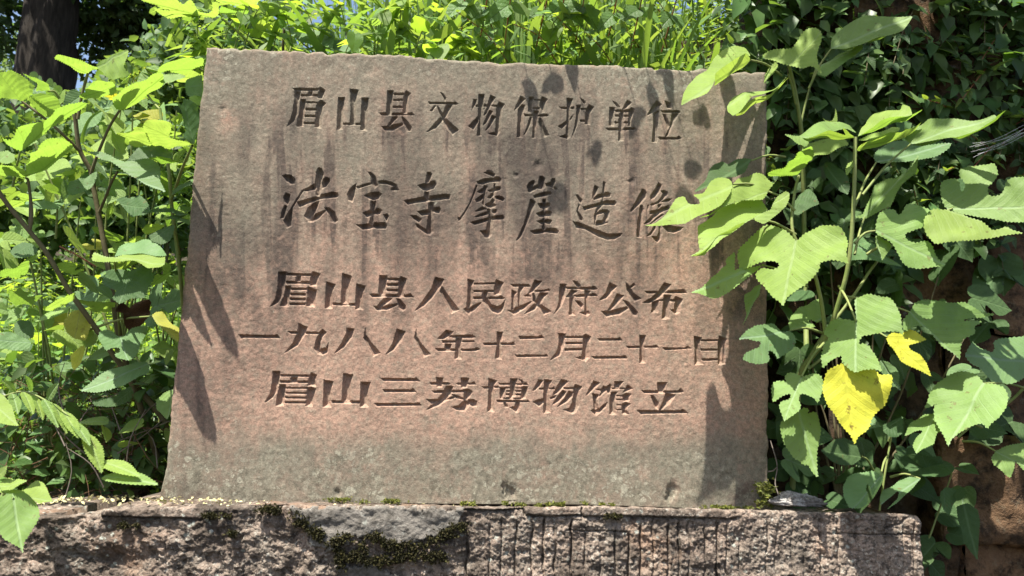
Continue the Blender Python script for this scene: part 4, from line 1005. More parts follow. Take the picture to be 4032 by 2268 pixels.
TR_RIGHT = """
R1|leaf_lit|640,425|145,750|-.06|-.16|1966,190,.02|35:640,405 600,355 520,345 440,360 390,400 360,450 330,500 260,530 200,590 165,660 145,750 230,700 330,665 370,610 400,520 450,480 520,440 600,395|115:640,425 620,380 540,420 460,480 400,530 380,610 430,580 500,530 570,485 635,430
R1|leaf_lit|905,525|475,740|-.02|-.12|2002,262,.04|45:900,525 860,580 820,620 780,640 700,640 640,645 580,665 510,690 475,740 480,780 515,815 560,790 600,740 650,690 740,665 800,640 850,600|115:900,540 850,610 790,660 720,710 640,750 570,795 520,815 560,775 610,720 660,690 760,660 830,610
R1|leaf_lit|912,462|1140,230|-.02|-.06|1988,176,.0|40:910,465 860,455 800,430 740,415 718,390 760,365 830,350 900,348 940,345 965,300 1000,250 1050,210 1100,198 1140,225 1145,270 1120,330 1105,390 1115,440 1140,520 1105,485 1060,470 1000,480
R1|leaf|1210,345|1790,115|.02|-.06|2035,222,.05|42:1205,345 1215,280 1250,225 1310,180 1370,155 1450,115 1560,115 1680,118 1790,112 1760,160 1720,215 1640,245 1560,265 1480,290 1380,320 1290,348|112:1215,350 1300,335 1400,310 1520,270 1640,240 1700,222 1620,260 1500,300 1380,335 1300,352
R1|leaf|1100,490|1435,320|.07|.03|2015,310,.09|48:1095,490 1150,460 1210,430 1260,390 1330,350 1430,310 1435,345 1380,380 1330,420 1270,470 1220,510 1170,550 1120,545
R1|leaf_lit|800,445|740,600|-.01|-.03||50:815,440 835,460 800,520 760,560 735,600 740,540 760,490
R1|leaf|1385,970|985,955|-.15|-.24||65:1385,950 1340,900 1260,870 1170,865 1080,890 1020,930 985,955 1050,975 1150,945 1260,920 1320,920|110:1380,975 1320,915 1290,910 1310,945 1200,935 1100,950 1000,965 1050,990 1130,990 1230,985 1330,970
R1|leaf|1060,960|880,950|-.10|-.14||55:880,950 930,960 990,960 1050,1010 1040,1030 980,1030 940,1000
R1|leaf_lit|1395,965|1855,765|-.15|-.24||60:1400,965 1430,900 1460,850 1520,800 1600,780 1700,785 1720,750 1770,760 1780,800 1700,830 1600,850 1560,870 1500,910 1450,945|112:1395,970 1470,920 1560,865 1640,835 1740,815 1855,765 1820,820 1760,860 1650,880 1540,910 1450,945
R1|leaf_lit|1390,1080|1860,870|-.15|-.12||108:1390,1085 1410,1050 1470,1020 1540,970 1620,930 1700,925 1780,905 1860,870 1800,930 1720,970 1640,1000 1540,1040 1450,1070|60:1400,1000 1480,970 1560,940 1640,895 1700,895 1690,920 1600,950 1500,990 1440,1005
R1|leaf|1770,1022|2455,790|-.12|-.26|2170,490,-.14|52:1725,975 1740,930 1790,890 1860,870 1900,850 2000,855 2080,850 2200,850 2280,835 2370,810 2385,830 2300,870 2200,930 2100,980 1960,990 1850,1010 1770,1020|112:1770,1030 1860,1005 1960,990 2080,985 2180,940 2280,880 2380,830 2455,790 2385,850 2300,900 2200,950 2120,995 2000,1000 1850,1030
R1|leaf_blue|1530,1150|2060,1010|.02|.04|2150,520,-.12|50:1510,1110 1540,1050 1620,1010 1740,985 1860,1010 1980,1010 2065,1015 2040,1060 1960,1100 1860,1130 1740,1140 1640,1140 1570,1165 1520,1145
R1|leaf_lit|975,1240|765,1230|-.07|-.13||112:970,1240 900,1235 765,1245 760,1225 830,1205 880,1190 920,1150 960,1100 1000,1040 1060,1010 1090,1080 1060,1130 1020,1190
R1|leaf_lit|975,1240|1340,1020|-.07|-.02||58:1000,1060 1030,1010 1100,1000 1200,985 1290,985 1340,1020 1250,1050 1180,1080 1100,1090 1070,1120 1040,1080
R1|leaf_lit|1230,860|1240,770|-.08|-.08||40:1140,830 1175,855 1215,860 1235,830 1240,765 1252,820 1255,870 1190,880
R1|leaf_lit|1370,1150|1310,1250|-.14|-.16||30:1370,1145 1375,1170 1350,1200 1320,1250 1310,1200 1325,1160
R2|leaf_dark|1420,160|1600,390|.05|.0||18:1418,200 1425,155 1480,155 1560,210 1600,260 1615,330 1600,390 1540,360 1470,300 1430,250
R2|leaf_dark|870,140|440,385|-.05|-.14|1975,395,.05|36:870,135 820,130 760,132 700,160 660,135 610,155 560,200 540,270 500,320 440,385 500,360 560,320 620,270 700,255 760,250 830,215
R2|leaf_lit|735,315|70,620|-.12|-.24|1935,482,-.06|38:740,300 725,270 680,250 620,255 570,280 550,320 520,370 435,390 480,420 495,460 440,465 400,455 370,405 310,415 280,460 250,510 205,560 150,600 70,622 180,615 280,605 380,605 460,570 560,520 640,480 690,420 720,370|116:695,405 650,450 560,520 480,565 540,540 620,500 665,460
R2|leaf_lit|1000,370|690,470|-.10|-.16|2000,530,-.1|38:1000,365 1060,285 1040,320 1010,300 970,250 900,242 820,260 760,290 735,320 720,370 700,420 660,480 740,450 820,420 900,425 960,430 990,390
R2|leaf_lit|890,575|415,840|-.14|-.27|2002,590,-.1|40:1000,515 960,470 900,430 820,425 740,440 680,465 620,500 590,545 530,590 470,625 475,690 480,740 495,790 415,840 500,820 600,770 700,700 800,620 890,570 950,540|116:825,600 740,660 640,720 560,780 510,835 410,842 470,815 560,760 660,690 760,620 820,598
R2|leaf_lit|890,575|1160,380|-.14|-.15||35:885,570 960,530 1020,505 1040,460 1070,400 1130,365 1160,375 1155,430 1130,480 1080,530 1020,575 965,612 910,590
R2|leaf_lit|1210,745|1110,1235|-.18|-.24||22:1210,745 1170,700 1120,660 1060,640 1000,635 960,660 930,680 860,710 820,750 780,800 765,850 775,910 780,930 740,970 850,930 950,905 1040,895 1085,905 1085,940 1040,965 960,950 905,975 905,1010 930,1040 980,1090 1030,1160 1080,1190 1115,1237 1140,1160 1200,1120 1270,1070 1340,1010 1390,950 1390,910 1480,890 1560,890 1600,905 1585,840 1600,770 1580,700 1550,645 1480,640 1400,630 1330,660 1270,690
R2|leaf|950,920|415,1130|-.10|-.20|2030,720,-.05|42:950,925 860,935 790,950 745,970 750,830 690,870 680,900 690,930 650,950 630,980 570,1020 500,1090 415,1132 480,1135 520,1160 570,1185 640,1140 740,1090 830,1020 900,970
R2|leaf|950,1070|805,1370|-.04|-.08|1960,680,-.05|40:950,1065 900,1090 870,1120 820,1140 825,1200 830,1250 835,1290 805,1370 860,1270 890,1200 930,1140
R2|leaf_dark|1200,540|1385,465|.0|-.03||45:1165,520 1190,450 1240,380 1300,335 1350,390 1385,465 1330,480 1280,510 1220,550
R3|leaf|330,560|735,100|-.02|-.06|2150,640,-.1|46:260,570 320,545 350,480 380,400 400,330 450,290 510,260 560,265 620,225 680,170 735,95 725,170 710,230 640,290 590,350 560,420 520,490 450,520 390,550 340,570
R3|leaf|990,495|1600,480|-.14|-.24|2180,640,-.08|34:940,495 910,440 900,380 905,320 950,280 1010,260 1040,290 1045,350 1055,370 1085,340 1080,290 1040,250 1040,200 1100,180 1200,155 1300,155 1320,190 1330,240 1300,290 1255,330 1250,380 1270,405 1330,405 1370,370 1390,300 1430,280 1525,265 1700,270 1700,590 1525,597 1400,590 1300,580 1200,560 1100,540 1040,530
R3|leaf_lit|955,505|1525,680|-.16|-.25||40:955,505 850,505 820,520 790,560 770,600 775,660 800,700 830,740 850,770 960,755 1080,745 1200,725 1350,695 1525,678 1430,655 1400,630 1290,655 1250,620 1200,580 1120,560 1060,530
R3|leaf|410,665|940,925|-.12|-.18|2150,612,-.12|30:410,665 415,600 430,545 490,510 560,500 575,540 605,540 625,500 640,465 700,460 770,470 830,490 800,530 780,600 765,640 700,660 640,680 625,705 660,740 720,760 800,735 840,780 850,830 880,880 942,925 850,935 740,945 660,930 610,900 580,830 540,760 480,720 420,700
R3|leaf|410,700|460,890|-.11|-.13||30:405,710 430,700 530,770 520,810 490,840 460,890 450,840 420,780
R3|leaf_blue|240,760|610,935|.02|.0||40:230,800 240,740 300,690 360,740 400,760 440,830 540,880 610,935 500,910 400,880 300,880 230,880
R3|leaf_dark|310,690|400,560|.04|.02||40:300,680 350,600 400,570 405,650 360,720 320,710
R5|leaf|198,24|195,305|-.20|-.26|2110,720,-.08|18:198,20 150,15 80,15 30,50 15,90 50,115 10,160 5,220 12,290 50,250 80,220 115,205 118,250 160,290 195,305 240,290 300,290 345,302 330,260 310,220 270,160 240,145 215,155 210,135 230,100 300,92 380,80 440,75 458,95 448,-11 420,-70 388,-108 254,-123 190,-100 195,-40
R5|leaf_yellow|130,255|190,715|-.23|-.26|2130,905,-.14|12:130,255 80,275 40,295 25,330 10,400 20,450 40,500 70,530 100,580 130,620 165,655 190,715 205,670 250,640 270,620 285,570 315,530 355,500 375,460 390,400 398,340 390,320 330,325 300,290 240,290 195,305 160,290 135,270
R5|leaf_yellow|370,110|620,330|-.08|-.12|2160,830,-.02|25:365,110 400,85 450,90 500,65 540,85 580,115 600,120 550,140 490,155 500,180 560,210 590,250 620,332 560,300 500,275 450,250 420,200 405,175 380,150
R5|leaf_blue|340,250|450,415|-.04|-.06||35:330,240 380,250 420,280 440,320 435,370 452,415 420,385 400,390 398,340 350,325 330,290
R5|leaf|500,-30|782,237|-.08|-.13|2110,745,-.05|32:500,-30 523,-79 582,-101 642,-98 709,-79 814,-94 896,-42 993,-26 881,-4 792,10 800,20 920,10 860,50 865,85 850,100 790,125 780,170 782,237 740,195 680,160 640,110 620,80 600,55 540,42 500,60 480,80 455,60 465,10
R5|leaf_blue|1180,250|800,215|-.04|-.08||34:800,215 830,160 850,135 900,175 960,200 980,170 965,140 1000,118 1060,112 1200,120 1300,200 1200,300 1120,350 1080,370 1000,360 940,345 900,300 840,270
R5|leaf|915,370|715,722|-.12|-.16|2600,985,-.02|22:915,372 880,330 820,308 760,310 700,330 650,370 610,430 580,510 640,480 700,465 740,440 755,455 730,470 660,470 630,500 635,560 660,610 690,660 715,725 730,680 780,640 850,600 905,585 935,620 950,590 1000,560 1040,510 1050,440 1030,400 970,375
R5|leaf|640,545|535,760|-.06|-.10|2470,1075,.02|28:640,545 580,545 520,580 490,620 470,668 560,630 575,640 530,680 515,720 535,765 570,735 630,705 650,650 690,640 710,680 680,600
R5|leaf_dark|228,780|0,745|.02|.0|2198,1185,.06|30:225,775 190,700 140,680 80,680 30,725 0,745 60,800 120,825 180,825 228,790
R5|leaf_blue|335,890|180,1075|-.04|-.06|2232,1150,.04|26:340,880 290,865 210,870 150,895 125,950 130,1010 160,1070 220,1070 260,1040 265,1000 250,960 260,920 280,960 290,1005 310,960 340,910
R5|leaf_blue|560,905|335,1050|-.03|-.06|2240,1200,.04|36:560,905 500,900 440,915 400,950 350,970 332,1010 332,1055 380,1020 430,970 440,980 430,1020 400,1050 368,1082 430,1040 470,1000 520,950
R5|leaf|980,750|1200,860|-.02|-.05|2420,1110,.03|34:955,790 980,750 1040,720 1139,700 1200,760 1200,860 1139,860 1090,800 1080,860 1062,900 1010,860 970,820
R5|leaf_dark|455,565|355,630|.0|.0|2236,1110,.05|20:460,555 465,640 430,670 390,670 350,640 350,600 400,580
R5|leaf_dark|600,860|560,740|.05|.04||25:480,770 540,760 600,780 680,780 690,860 660,880 600,900 560,830 520,800
R5|leaf_dark|690,960|700,1100|.05|.03||25:670,980 700,950 760,970 770,1010 740,1050 720,1110 690,1080 670,1030
R5|leaf_dark|800,1050|880,1360|.05|.02||22:760,1060 820,1040 880,1080 890,1140 885,1230 880,1362 840,1310 800,1260 790,1200 770,1120
R5|leaf_dark|760,990|815,960|.03|.02||30:740,1000 770,960 800,950 820,985 790,1020 760,1030
R4|leaf_blue|735,185|375,245|-.10|-.16|2070,838,-.04|30:740,185 690,200 660,160 630,125 580,130 500,145 440,180 400,220 375,250 440,240 510,260 540,255 530,300 490,320 420,350 395,400 450,415 520,425 580,420 600,380 590,340 600,310 640,340 660,382 710,350 760,320 778,270 770,215
R4|leaf|970,100|740,180|-.02|-.06||36:880,0 800,30 750,80 735,130 745,180 830,160 900,160 930,150 870,110 890,100 940,130 975,110 985,40 960,-40 920,-30
R4|leaf|825,515|700,830|-.16|-.20|2074,862,-.06|18:825,515 790,490 740,483 700,510 720,545 660,535 620,560 610,610 620,695 670,660 740,630 755,640 740,680 680,690 665,730 690,790 700,830 760,790 810,760 822,720 805,690 810,640 840,630 890,655 920,670 940,702 965,640 985,580 970,520 920,488 870,500
R4|leaf|800,745|940,1230|-.14|-.18|2016,960,-.05|14:805,760 840,735 880,750 860,785 890,770 930,765 950,820 965,890 950,980 935,1050 935,1150 940,1235 900,1190 870,1130 850,1145 810,1110 770,1090 740,1040 700,980 680,900 675,850 700,810 760,790
"""
TR_LEFT_A = """
L1|leaf_lit|655,555|405,430|.06|-.02|206,240,.07|108:655,558 600,545 530,500 460,460 405,435 430,415 490,418 560,440 640,465 700,490 740,520 700,525
L1|leaf_lit|690,520|965,375|.06|-.04||45:720,490 760,450 820,425 870,405 910,385 960,370 960,440 940,500 950,540 975,550 930,580 870,603 820,590 770,545 730,515
L1|leaf_lit|165,760|10,560|.02|-.06||115:165,760 130,745 60,735 -40,730 -60,600 -20,545 30,540 100,535 160,555 220,590 260,620 285,625 260,680 220,730
L1|leaf_lit|360,685|170,550|.04|.0|150,248,.07|110:360,685 300,680 270,680 285,625 240,600 170,552 230,570 300,590 350,610 370,650 380,670
L1|leaf_lit|620,725|870,650|.06|.0||108:600,715 640,690 640,660 690,625 750,610 800,625 840,620 870,650 875,690 840,715 760,725 680,735 600,760
L1|leaf_lit|340,880|210,750|.08|.04||112:340,880 290,840 250,790 210,750 250,700 330,690 420,710 460,760 470,800 430,840 380,880
L1|leaf_lit|155,1125|645,750|.02|-.04|32,470,.05|112:155,1125 100,1110 50,1080 20,1045 60,1055 110,1035 140,1000 170,960 220,925 290,920 340,930 370,880 430,820 520,780 600,755 650,760 620,800 540,860 460,920 400,960 330,1010 240,1070
L1|leaf_lit|905,820|1225,560|.06|-.02||112:900,820 870,815 850,790 850,730 880,695 940,660 1020,630 1100,610 1160,560 1220,545 1220,590 1240,620 1150,680 1060,740 980,790
L1|leaf|1225,620|1400,575|-.01|-.03||62:1240,625 1200,620 1215,580 1260,550 1330,545 1400,575 1320,605
L1|leaf_blue|900,1280|1245,1449|-.06|-.13||42:640,1140 690,1150 760,1155 830,1180 880,1210 940,1230 1010,1210 1080,1185 1140,1190 1190,1230 1205,1290 1200,1360 1245,1449 1160,1420 1080,1370 1020,1330 940,1290 860,1240 800,1210 740,1190
L2|leaf_blue|690,50|520,90|.08|.04||45:520,30 580,10 640,5 700,-30 730,-50 720,20 690,70 640,100 560,130 530,130 500,100
L2|leaf_blue|470,190|480,0|.08|.06||40:455,60 480,0 510,60 515,110 470,190 460,140
L2|leaf_blue|430,235|215,185|.10|.06|140,600,.14|55:430,238 350,240 280,230 240,230 220,215 240,180 300,170 380,180 430,190 480,165 480,200
L2|leaf_lit|480,200|640,100|.10|.08||60:480,200 500,150 560,110 640,100 600,140 540,180
L2|leaf_dark|920,200|1120,230|.06|.02||35:880,170 930,150 990,160 1040,125 1090,160 1125,220 1120,260 1060,285 980,290 950,250 910,200
L2|leaf_blue|860,590|1245,600|-.06|-.12|300,842,.18|50:860,590 900,530 970,490 1080,475 1150,480 1210,520 1250,580 1150,575 1050,570 940,580
L2|leaf_lit|860,600|1235,640|-.07|-.14|300,842,.18|60:690,620 710,575 760,585 870,600 1000,570 1100,575 1240,585 1235,640 1200,665 1110,665 1060,640 980,620 900,625 780,640
L2|leaf_dark|960,740|900,950|-.04|-.08|365,690,.1|40:760,780 800,700 900,690 980,700 1060,670 1140,680 1150,740 1110,820 1080,900 980,905 900,950 840,900 880,850 800,820
L2|leaf_blue|980,740|760,745|.04|.02||72:760,750 800,720 880,700 960,695 990,730 920,745 840,755
L2|leaf_blue|900,1200|960,1375|.04|-.02||24:735,1200 750,1160 800,1145 860,1165 890,1195 930,1190 980,1140 1040,1120 1110,1120 1100,1170 1060,1230 1040,1290 1020,1340 960,1375 880,1350 860,1315 905,1310 900,1270 850,1270 800,1290 760,1250
L2|leaf_olive|1140,1040|1340,1235|.06|.0|225,830,.14|32:1140,1035 1170,1010 1230,1010 1260,1060 1300,1110 1345,1130 1340,1235 1280,1190 1220,1130 1170,1080
L2|leaf_olive|600,1000|560,1210|.14|.10|190,760,.14|35:490,1060 540,1010 600,990 660,1010 690,1060 680,1120 660,1180 640,1225 560,1210 500,1160 480,1110
L2|leaf_yellow|620,1265|560,1449|.16|.13||40:530,1340 560,1300 610,1270 640,1260 630,1330 600,1400 560,1449 540,1420
L3|leaf_blue|940,70|530,235|.08|.02|300,870,.15|42:530,235 600,170 660,120 720,90 800,75 900,50 960,45 990,80 980,120 920,140 860,170 820,195 740,215 640,240
L3|leaf|1130,240|1100,425|.10|.06||30:1025,350 1030,290 1080,250 1140,220 1130,300 1120,380 1100,425 1060,380
L2|leaf_lit|900,930|560,920|.14|.10||100:560,920 640,915 760,925 870,935 850,1000 760,1000 690,980 620,950
L3|leaf_dark|870,220|760,310|.16|.12||35:600,300 680,280 760,270 800,230 860,200 880,250 850,300 780,330 700,340 620,330
"""
TR_LEFT_B = """
L1|leaf_lit|195,1335|550,1090|.02|-.04||112:195,1335 190,1290 215,1220 240,1160 300,1090 360,1060 430,1050 480,1045 520,1070 552,1095 500,1140 440,1190 360,1240 280,1290
L1|leaf_lit|195,1335|-40,1280|.02|-.02||105:195,1335 130,1320 0,1320 -60,1300 -40,1240 60,1235 130,1240 185,1255
L1|leaf|60,1160|0,1200|.02|-.02||50:0,1140 60,1135 110,1170 110,1210 60,1235 0,1230
L2|leaf_dark|200,520|80,580|.10|.06||50:75,550 130,500 190,490 240,500 290,540 270,570 190,600 110,600
L2|leaf_blue|235,1240|0,1220|.02|-.02||40:0,1165 80,1160 150,1190 200,1210 235,1240 220,1280 160,1300 90,1290 -40,1280 -40,1180
L2|leaf_dark|240,1100|110,1180|.12|.08||40:105,1150 110,1090 160,1065 230,1080 260,1130 250,1200 190,1210 130,1190
L2|leaf_lit|130,740|0,700|.08|.04||105:0,700 60,680 130,660 180,620 220,610 220,660 200,720 150,760 60,740 0,740
L2|leaf_lit|120,900|60,850|.12|.1||100:60,840 120,850 150,820 190,850 240,850 200,890 330,870 280,920 240,960 180,950 120,960 80,920
L2|leaf_lit|560,870|330,1000|.04|.02||100:330,1000 380,950 430,920 500,890 570,860 560,900 500,950 430,970 370,1005
L2|leaf|500,970|260,1080|.08|.04||70:260,1080 320,1040 400,1000 480,980 540,960 500,1010 420,1040 330,1070
L2|leaf_lit|680,650|400,680|.14|.10||100:400,690 430,650 500,630 560,640 580,670 560,700 640,700 560,720 470,705
"""
TR_LEFT_C = """
L1|leaf_lit|1605,145|1060,0|.30|.20||112:1605,145 1530,130 1450,120 1350,125 1260,120 1200,95 1150,55 1220,68 1300,75 1220,55 1150,25 1060,0 1100,-60 1300,-80 1340,20 1380,45 1430,-10 1450,30 1500,90 1560,110 1600,70 1590,20 1640,20 1645,80 1635,125
T1|leaf_lit|530,52|170,0|.34|.28||108:530,55 480,40 350,45 180,15 170,-60 700,-60 620,10 570,50
T1|leaf_lit|215,130|505,115|.36|.34||105:215,140 210,90 250,60 300,80 400,90 490,85 505,120 470,150 360,145 280,140
T1|leaf_lit|690,110|890,0|.34|.30||105:690,110 680,60 740,35 800,30 860,20 900,-10 850,60 780,95 710,115
T1|leaf_dark|860,-60|860,160|.36|.34||22:720,110 760,90 850,160 930,150 1010,100 1040,40 1030,-60 700,-60 750,40
T1|leaf_blue|1030,425|1335,495|.34|.28|836,185,.42|42:1030,425 960,380 910,320 850,290 900,280 980,310 1030,350 1040,300 1080,260 1150,245 1210,270 1260,310 1340,320 1370,370 1340,430 1330,495 1260,480 1180,460 1100,430
T1|leaf_blue|1320,495|1530,500|.32|.28||55:1320,500 1310,450 1370,390 1430,400 1480,440 1520,490 1530,525 1400,505
T1|leaf_lit|1770,255|2010,100|.40|.34|940,150,.45|108:1770,255 1700,250 1600,250 1680,215 1780,190 1850,100 1880,140 1960,110 2010,100 1960,150 1880,210
T1|leaf_lit|1430,262|1290,110|.42|.38||105:1430,265 1380,260 1320,220 1300,160 1270,110 1350,130 1420,110 1430,180 1500,180 1460,230
"""
TR_LEFT_D = """
L1|leaf_dark|1450,1080|1380,740|-.08|-.10||30:1450,1085 1400,1060 1370,1020 1400,980 1380,900 1370,840 1320,765 1370,790 1380,740 1430,750 1480,790 1500,870 1490,950 1475,1010
L1|leaf_lit|1440,1085|1080,940|-.08|-.13||104:1440,1090 1350,1100 1250,1110 1180,1090 1120,1040 1080,980 1075,935 1110,905 1180,890 1260,895 1290,930 1280,980 1270,1020 1340,1050 1440,1080
L1|leaf_lit|1150,1080|870,1000|-.02|-.05||106:1075,935 1030,960 970,1000 870,1000 920,1020 970,1040 970,1090 1060,1110 1150,1080 1110,1020
L1|leaf_dark|1300,1190|950,1210|-.08|-.10||50:950,1212 1000,1160 1050,1110 1130,1090 1210,1095 1270,1130 1300,1170 1290,1200 1200,1170 1120,1180 1060,1190
L1|leaf_lit|1120,1180|1350,1215|.0|-.03||100:1110,1185 1180,1165 1260,1175 1310,1200 1355,1210 1300,1225 1210,1230 1160,1210
L1|leaf_lit|1500,520|1170,540|.10|.04|520,200,.2|110:1170,545 1220,490 1290,450 1370,430 1440,425 1530,440 1530,500 1470,510 1410,545 1330,570 1280,530 1230,540
L1|leaf_blue|1520,640|1395,650|.04|.02||35:1400,600 1440,580 1520,560 1515,720 1460,715 1415,725 1395,690 1390,640
L1|leaf_lit|1310,940|1370,860|.06|.05||100:1300,930 1310,880 1350,850 1370,870 1360,920 1310,945
L2|leaf_dark|1290,360|1130,470|-.03|-.06|452,640,.12|45:1120,440 1180,400 1240,370 1310,350 1300,430 1270,480 1220,500 1140,480
L2|leaf_lit|1240,355|1070,400|.12|.1||100:1065,400 1100,350 1180,345 1240,355 1180,400 1100,430
L2|leaf_lit|1150,480|950,490|.10|.08||100:950,500 980,450 1050,430 1100,460 1150,480 1050,480
L2|leaf_dark|1440,30|1290,130|-.05|-.08||45:1290,130 1310,80 1370,45 1445,25 1445,50 1400,60 1340,95
L2|leaf_dark|1410,270|1110,265|.03|-.02||60:1110,265 1150,235 1220,222 1300,230 1350,255 1415,270 1350,285 1280,250 1200,255
L2|leaf_dark|1390,290|1245,305|.03|.0||55:1245,305 1290,280 1340,275 1400,280 1360,300 1290,310
"""
TR_FRONT = """
L3|leaf|90,940|148,1310|-.30|-.36|-30,1300,-.27|20:0,925 70,905 160,900 240,960 258,1020 250,1080 220,1130 190,1180 165,1210 150,1260 148,1310 130,1260 90,1240 30,1200 0,1150 -60,1050 -60,960
L3|leaf_lit|60,900|350,958|-.26|-.29||36:150,880 200,840 240,822 290,840 310,880 330,930 350,958 290,960 255,970 200,930 120,900 0,905 0,880
L3|leaf_lit|-60,300|122,465|-.25|-.30||28:-60,250 0,250 40,280 80,340 100,410 122,465 60,455 0,440 -60,450
L3|leaf_lit|0,860|185,825|-.26|-.30||70:0,840 60,810 130,810 185,825 130,850 60,880 0,880
L3|leaf_lit|-30,800|55,720|-.24|-.27||50:-40,760 0,740 55,720 40,770 10,800 -40,820
"""
def run_traced(root, table):
    for ln in table.strip().split('\n'):
        q = ln.split('|')
        pr = lambda s: tuple(float(v) for v in s.split(','))
        pats = [(float(s.split(':')[0]), s.split(':')[1]) for s in q[7:]]
        traced(root, q[0], q[1], pr(q[2]), pr(q[3]), float(q[4]), float(q[5]), pats, stalk=pr(q[6]) if q[6] else None, teeth=0.4 if any(p[0] > 90 for p in pats) and len(pats) > 1 else 1.0)

# ------------------------------------------------------------------ paper mulberry right of the tablet
def right_shrub():
    b = V(2020, 1290, 0.12)
    root = empty('paper_mulberry_shrub', b, 'tall leafy shrub with large lobed leaves right of the tablet, one leaf bright yellow', 'shrub')
    S = lambda pts, r0, r1, m='stem_green', nm='stem': stem_px(root, pts, r0, r1, m, nm)
    S([(1990,1290,.16),(2000,1120,.12),(2012,950,.04),(2040,900,0),(2078,850,-.05),(2110,760,-.09),(2135,660,-.12),(2147,520,-.14),(2152,345,-.15)], .0085, .0045)
    S([(2078,860,-.04),(2072,800,-.05),(2062,740,-.06),(2040,660,-.08),(2004,608,-.10),(1992,560,-.10),(2000,480,-.08),(2010,442,-.07)], .0055, .0035)
    S([(2030,930,.06),(2025,700,.16),(2020,420,.12),(2016,330,.08),(2000,230,.04),(1985,165,.0)], .0075, .0045)
    S([(2012,945,.05),(2060,860,.03),(2150,740,.02),(2205,660,.04),(2300,560,.06)], .005, .003)
    S([(2030,930,.06),(2100,880,.08),(2200,830,.1),(2300,800,.1),(2330,795,.08)], .004, .003)
    h = lambda *a, **k: hero_leaf(root, *a, **k)
    # upper left group in front of the tablet's corner
    # crown of the middle stem
    # group over the tablet's right edge
    # right side
    # stalks and a low shoot
    S([(2212,1285,.06),(2228,1180,.06),(2240,1110,.07),(2240,1095,.07)], .003, .0025)
    S([(2290,1440,.1),(2330,1370,.1),(2360,1290,.1),(2395,1190,.08)], .003, .002)
    S([(2600,950,.0),(2540,1010,.01),(2470,1050,.02),(2410,1100,.02)], .004, .003)
    run_traced(root, TR_RIGHT)
    return root
right_shrub()

# ------------------------------------------------------------------ shrubs left of the tablet
def left_shrub_a():
    b = V(430, 1180, 0.30)
    root = empty('paper_mulberry_shrub', b, 'slender mulberry shrub with upright brown stem beside the left edge of the tablet', 'shrub')
    S = lambda pts, r0, r1, m='stem_brown', nm='stem': stem_px(root, pts, r0, r1, m, nm)
    S([(440,1170,.28),(425,1080,.26),(385,1020,.24),(330,950,.22),(300,842,.20),(288,770,.18),(268,648,.16),(248,537,.14),(235,470,.13),(228,430,.12),(200,375,.10),(188,285,.08)], .0095, .0055)
    S([(247,540,.14),(262,505,.12),(280,460,.10),(296,432,.08)], .004, .003)
    S([(228,440,.12),(245,390,.10),(275,320,.08),(302,276,.06)], .0045, .003)
    S([(200,380,.10),(160,340,.06),(115,300,.04),(55,255,.02)], .0045, .003)
    S([(196,300,.08),(206,240,.07),(222,184,.06)], .0045, .003)
    h = lambda *a, **k: hero_leaf(root, *a, **k)
    run_traced(root, TR_LEFT_A)
    return root
left_shrub_a()
def left_shrub_b():
    b = V(330, 1230, 0.36)
    root = empty('paper_mulberry_shrub', b, 'paper mulberry shrub with a long slanting stem crossing the lower left weeds', 'shrub')
    S = lambda pts, r0, r1, m='stem_brown', nm='stem': stem_px(root, pts, r0, r1, m, nm)
    S([(400,1160,.30),(372,1080,.26),(330,960,.20),(278,883,.16),(245,832,.13),(212,785,.11),(174,732,.09),(120,640,.06),(74,581,.04),(17,511,.02),(-30,440,.0)], .0085, .0055)
    S([(74,585,.04),(80,540,.03),(72,460,.02),(66,448,.02)], .0045, .003)
    S([(74,581,.04),(76,500,.03),(70,452,.02)], .003, .003)
    S([(150,620,.14),(190,640,.13),(240,670,.12)], .002, .002, 'stem_red')
    h = lambda *a, **k: hero_leaf(root, *a, **k)
    run_traced(root, TR_LEFT_B)
    return root
left_shrub_b()
def left_shrub_c():
    b = V(560, 420, 0.55); b.z = 0.5
    root = empty('paper_mulberry_shrub', b, 'bright yellow-green mulberry shoot rising behind the upper left corner of the tablet', 'shrub')
    S = lambda pts, r0, r1, m='stem_brown', nm='stem': stem_px(root, pts, r0, r1, m, nm)
    S([(700,420,.50),(715,200,.48),(712,120,.44),(715,60,.42),(712,15,.40)], .006, .004, 'stem_brown')
    S([(640,300,.42),(700,190,.40),(640,120,.34),(560,48,.30)], .004, .003, 'stem_green')
    S([(700,300,.44),(712,190,.44),(745,80,.44),(760,20,.44)], .004, .003, 'stem_green')
    S([(755,240,.46),(808,200,.46),(850,175,.42),(905,150,.38)], .0035, .003, 'stem_green')
    h = lambda *a, **k: hero_leaf(root, *a, **k)
    run_traced(root, TR_LEFT_C)
    return root
left_shrub_c()
def left_shrub_d():
    b = V(470, 900, 0.34)
    root = empty('paper_mulberry_shrub', b, 'mulberry shoot whose leaves curl against the upper left edge of the tablet', 'shrub')
    S = lambda pts, r0, r1, m='stem_brown', nm='stem': stem_px(root, pts, r0, r1, m, nm)
    S([(470,1000,.30),(462,800,.22),(450,660,.16),(432,520,.12),(426,440,.1),(410,330,.1),(402,272,.1)], .006, .004, 'stem_green')
    S([(432,500,.11),(460,420,.0),(484,366,-.08)], .004, .003, 'stem_green')
    h = lambda *a, **k: hero_leaf(root, *a, **k)
    # new yellow tufts at the tips
    for (cx_, cy_) in ((352,168),(340,172),(366,160),(330,176)):
        for k in range(5):
            a = math.pi*(0.1+0.2*k)+cx_*0.01
            h('g', 'leaf_olive' if k % 2 else 'leaf_lit', cx_,cy_+14, cx_+34*math.cos(a), cy_+14-26*math.sin(a)+6, .14,.12, 95, 1.0, fold=.15)
    S([(352,190,.15),(372,240,.14),(402,275,.11)], .003, .003, 'stem_green')
    run_traced(root, TR_LEFT_D)
    return root
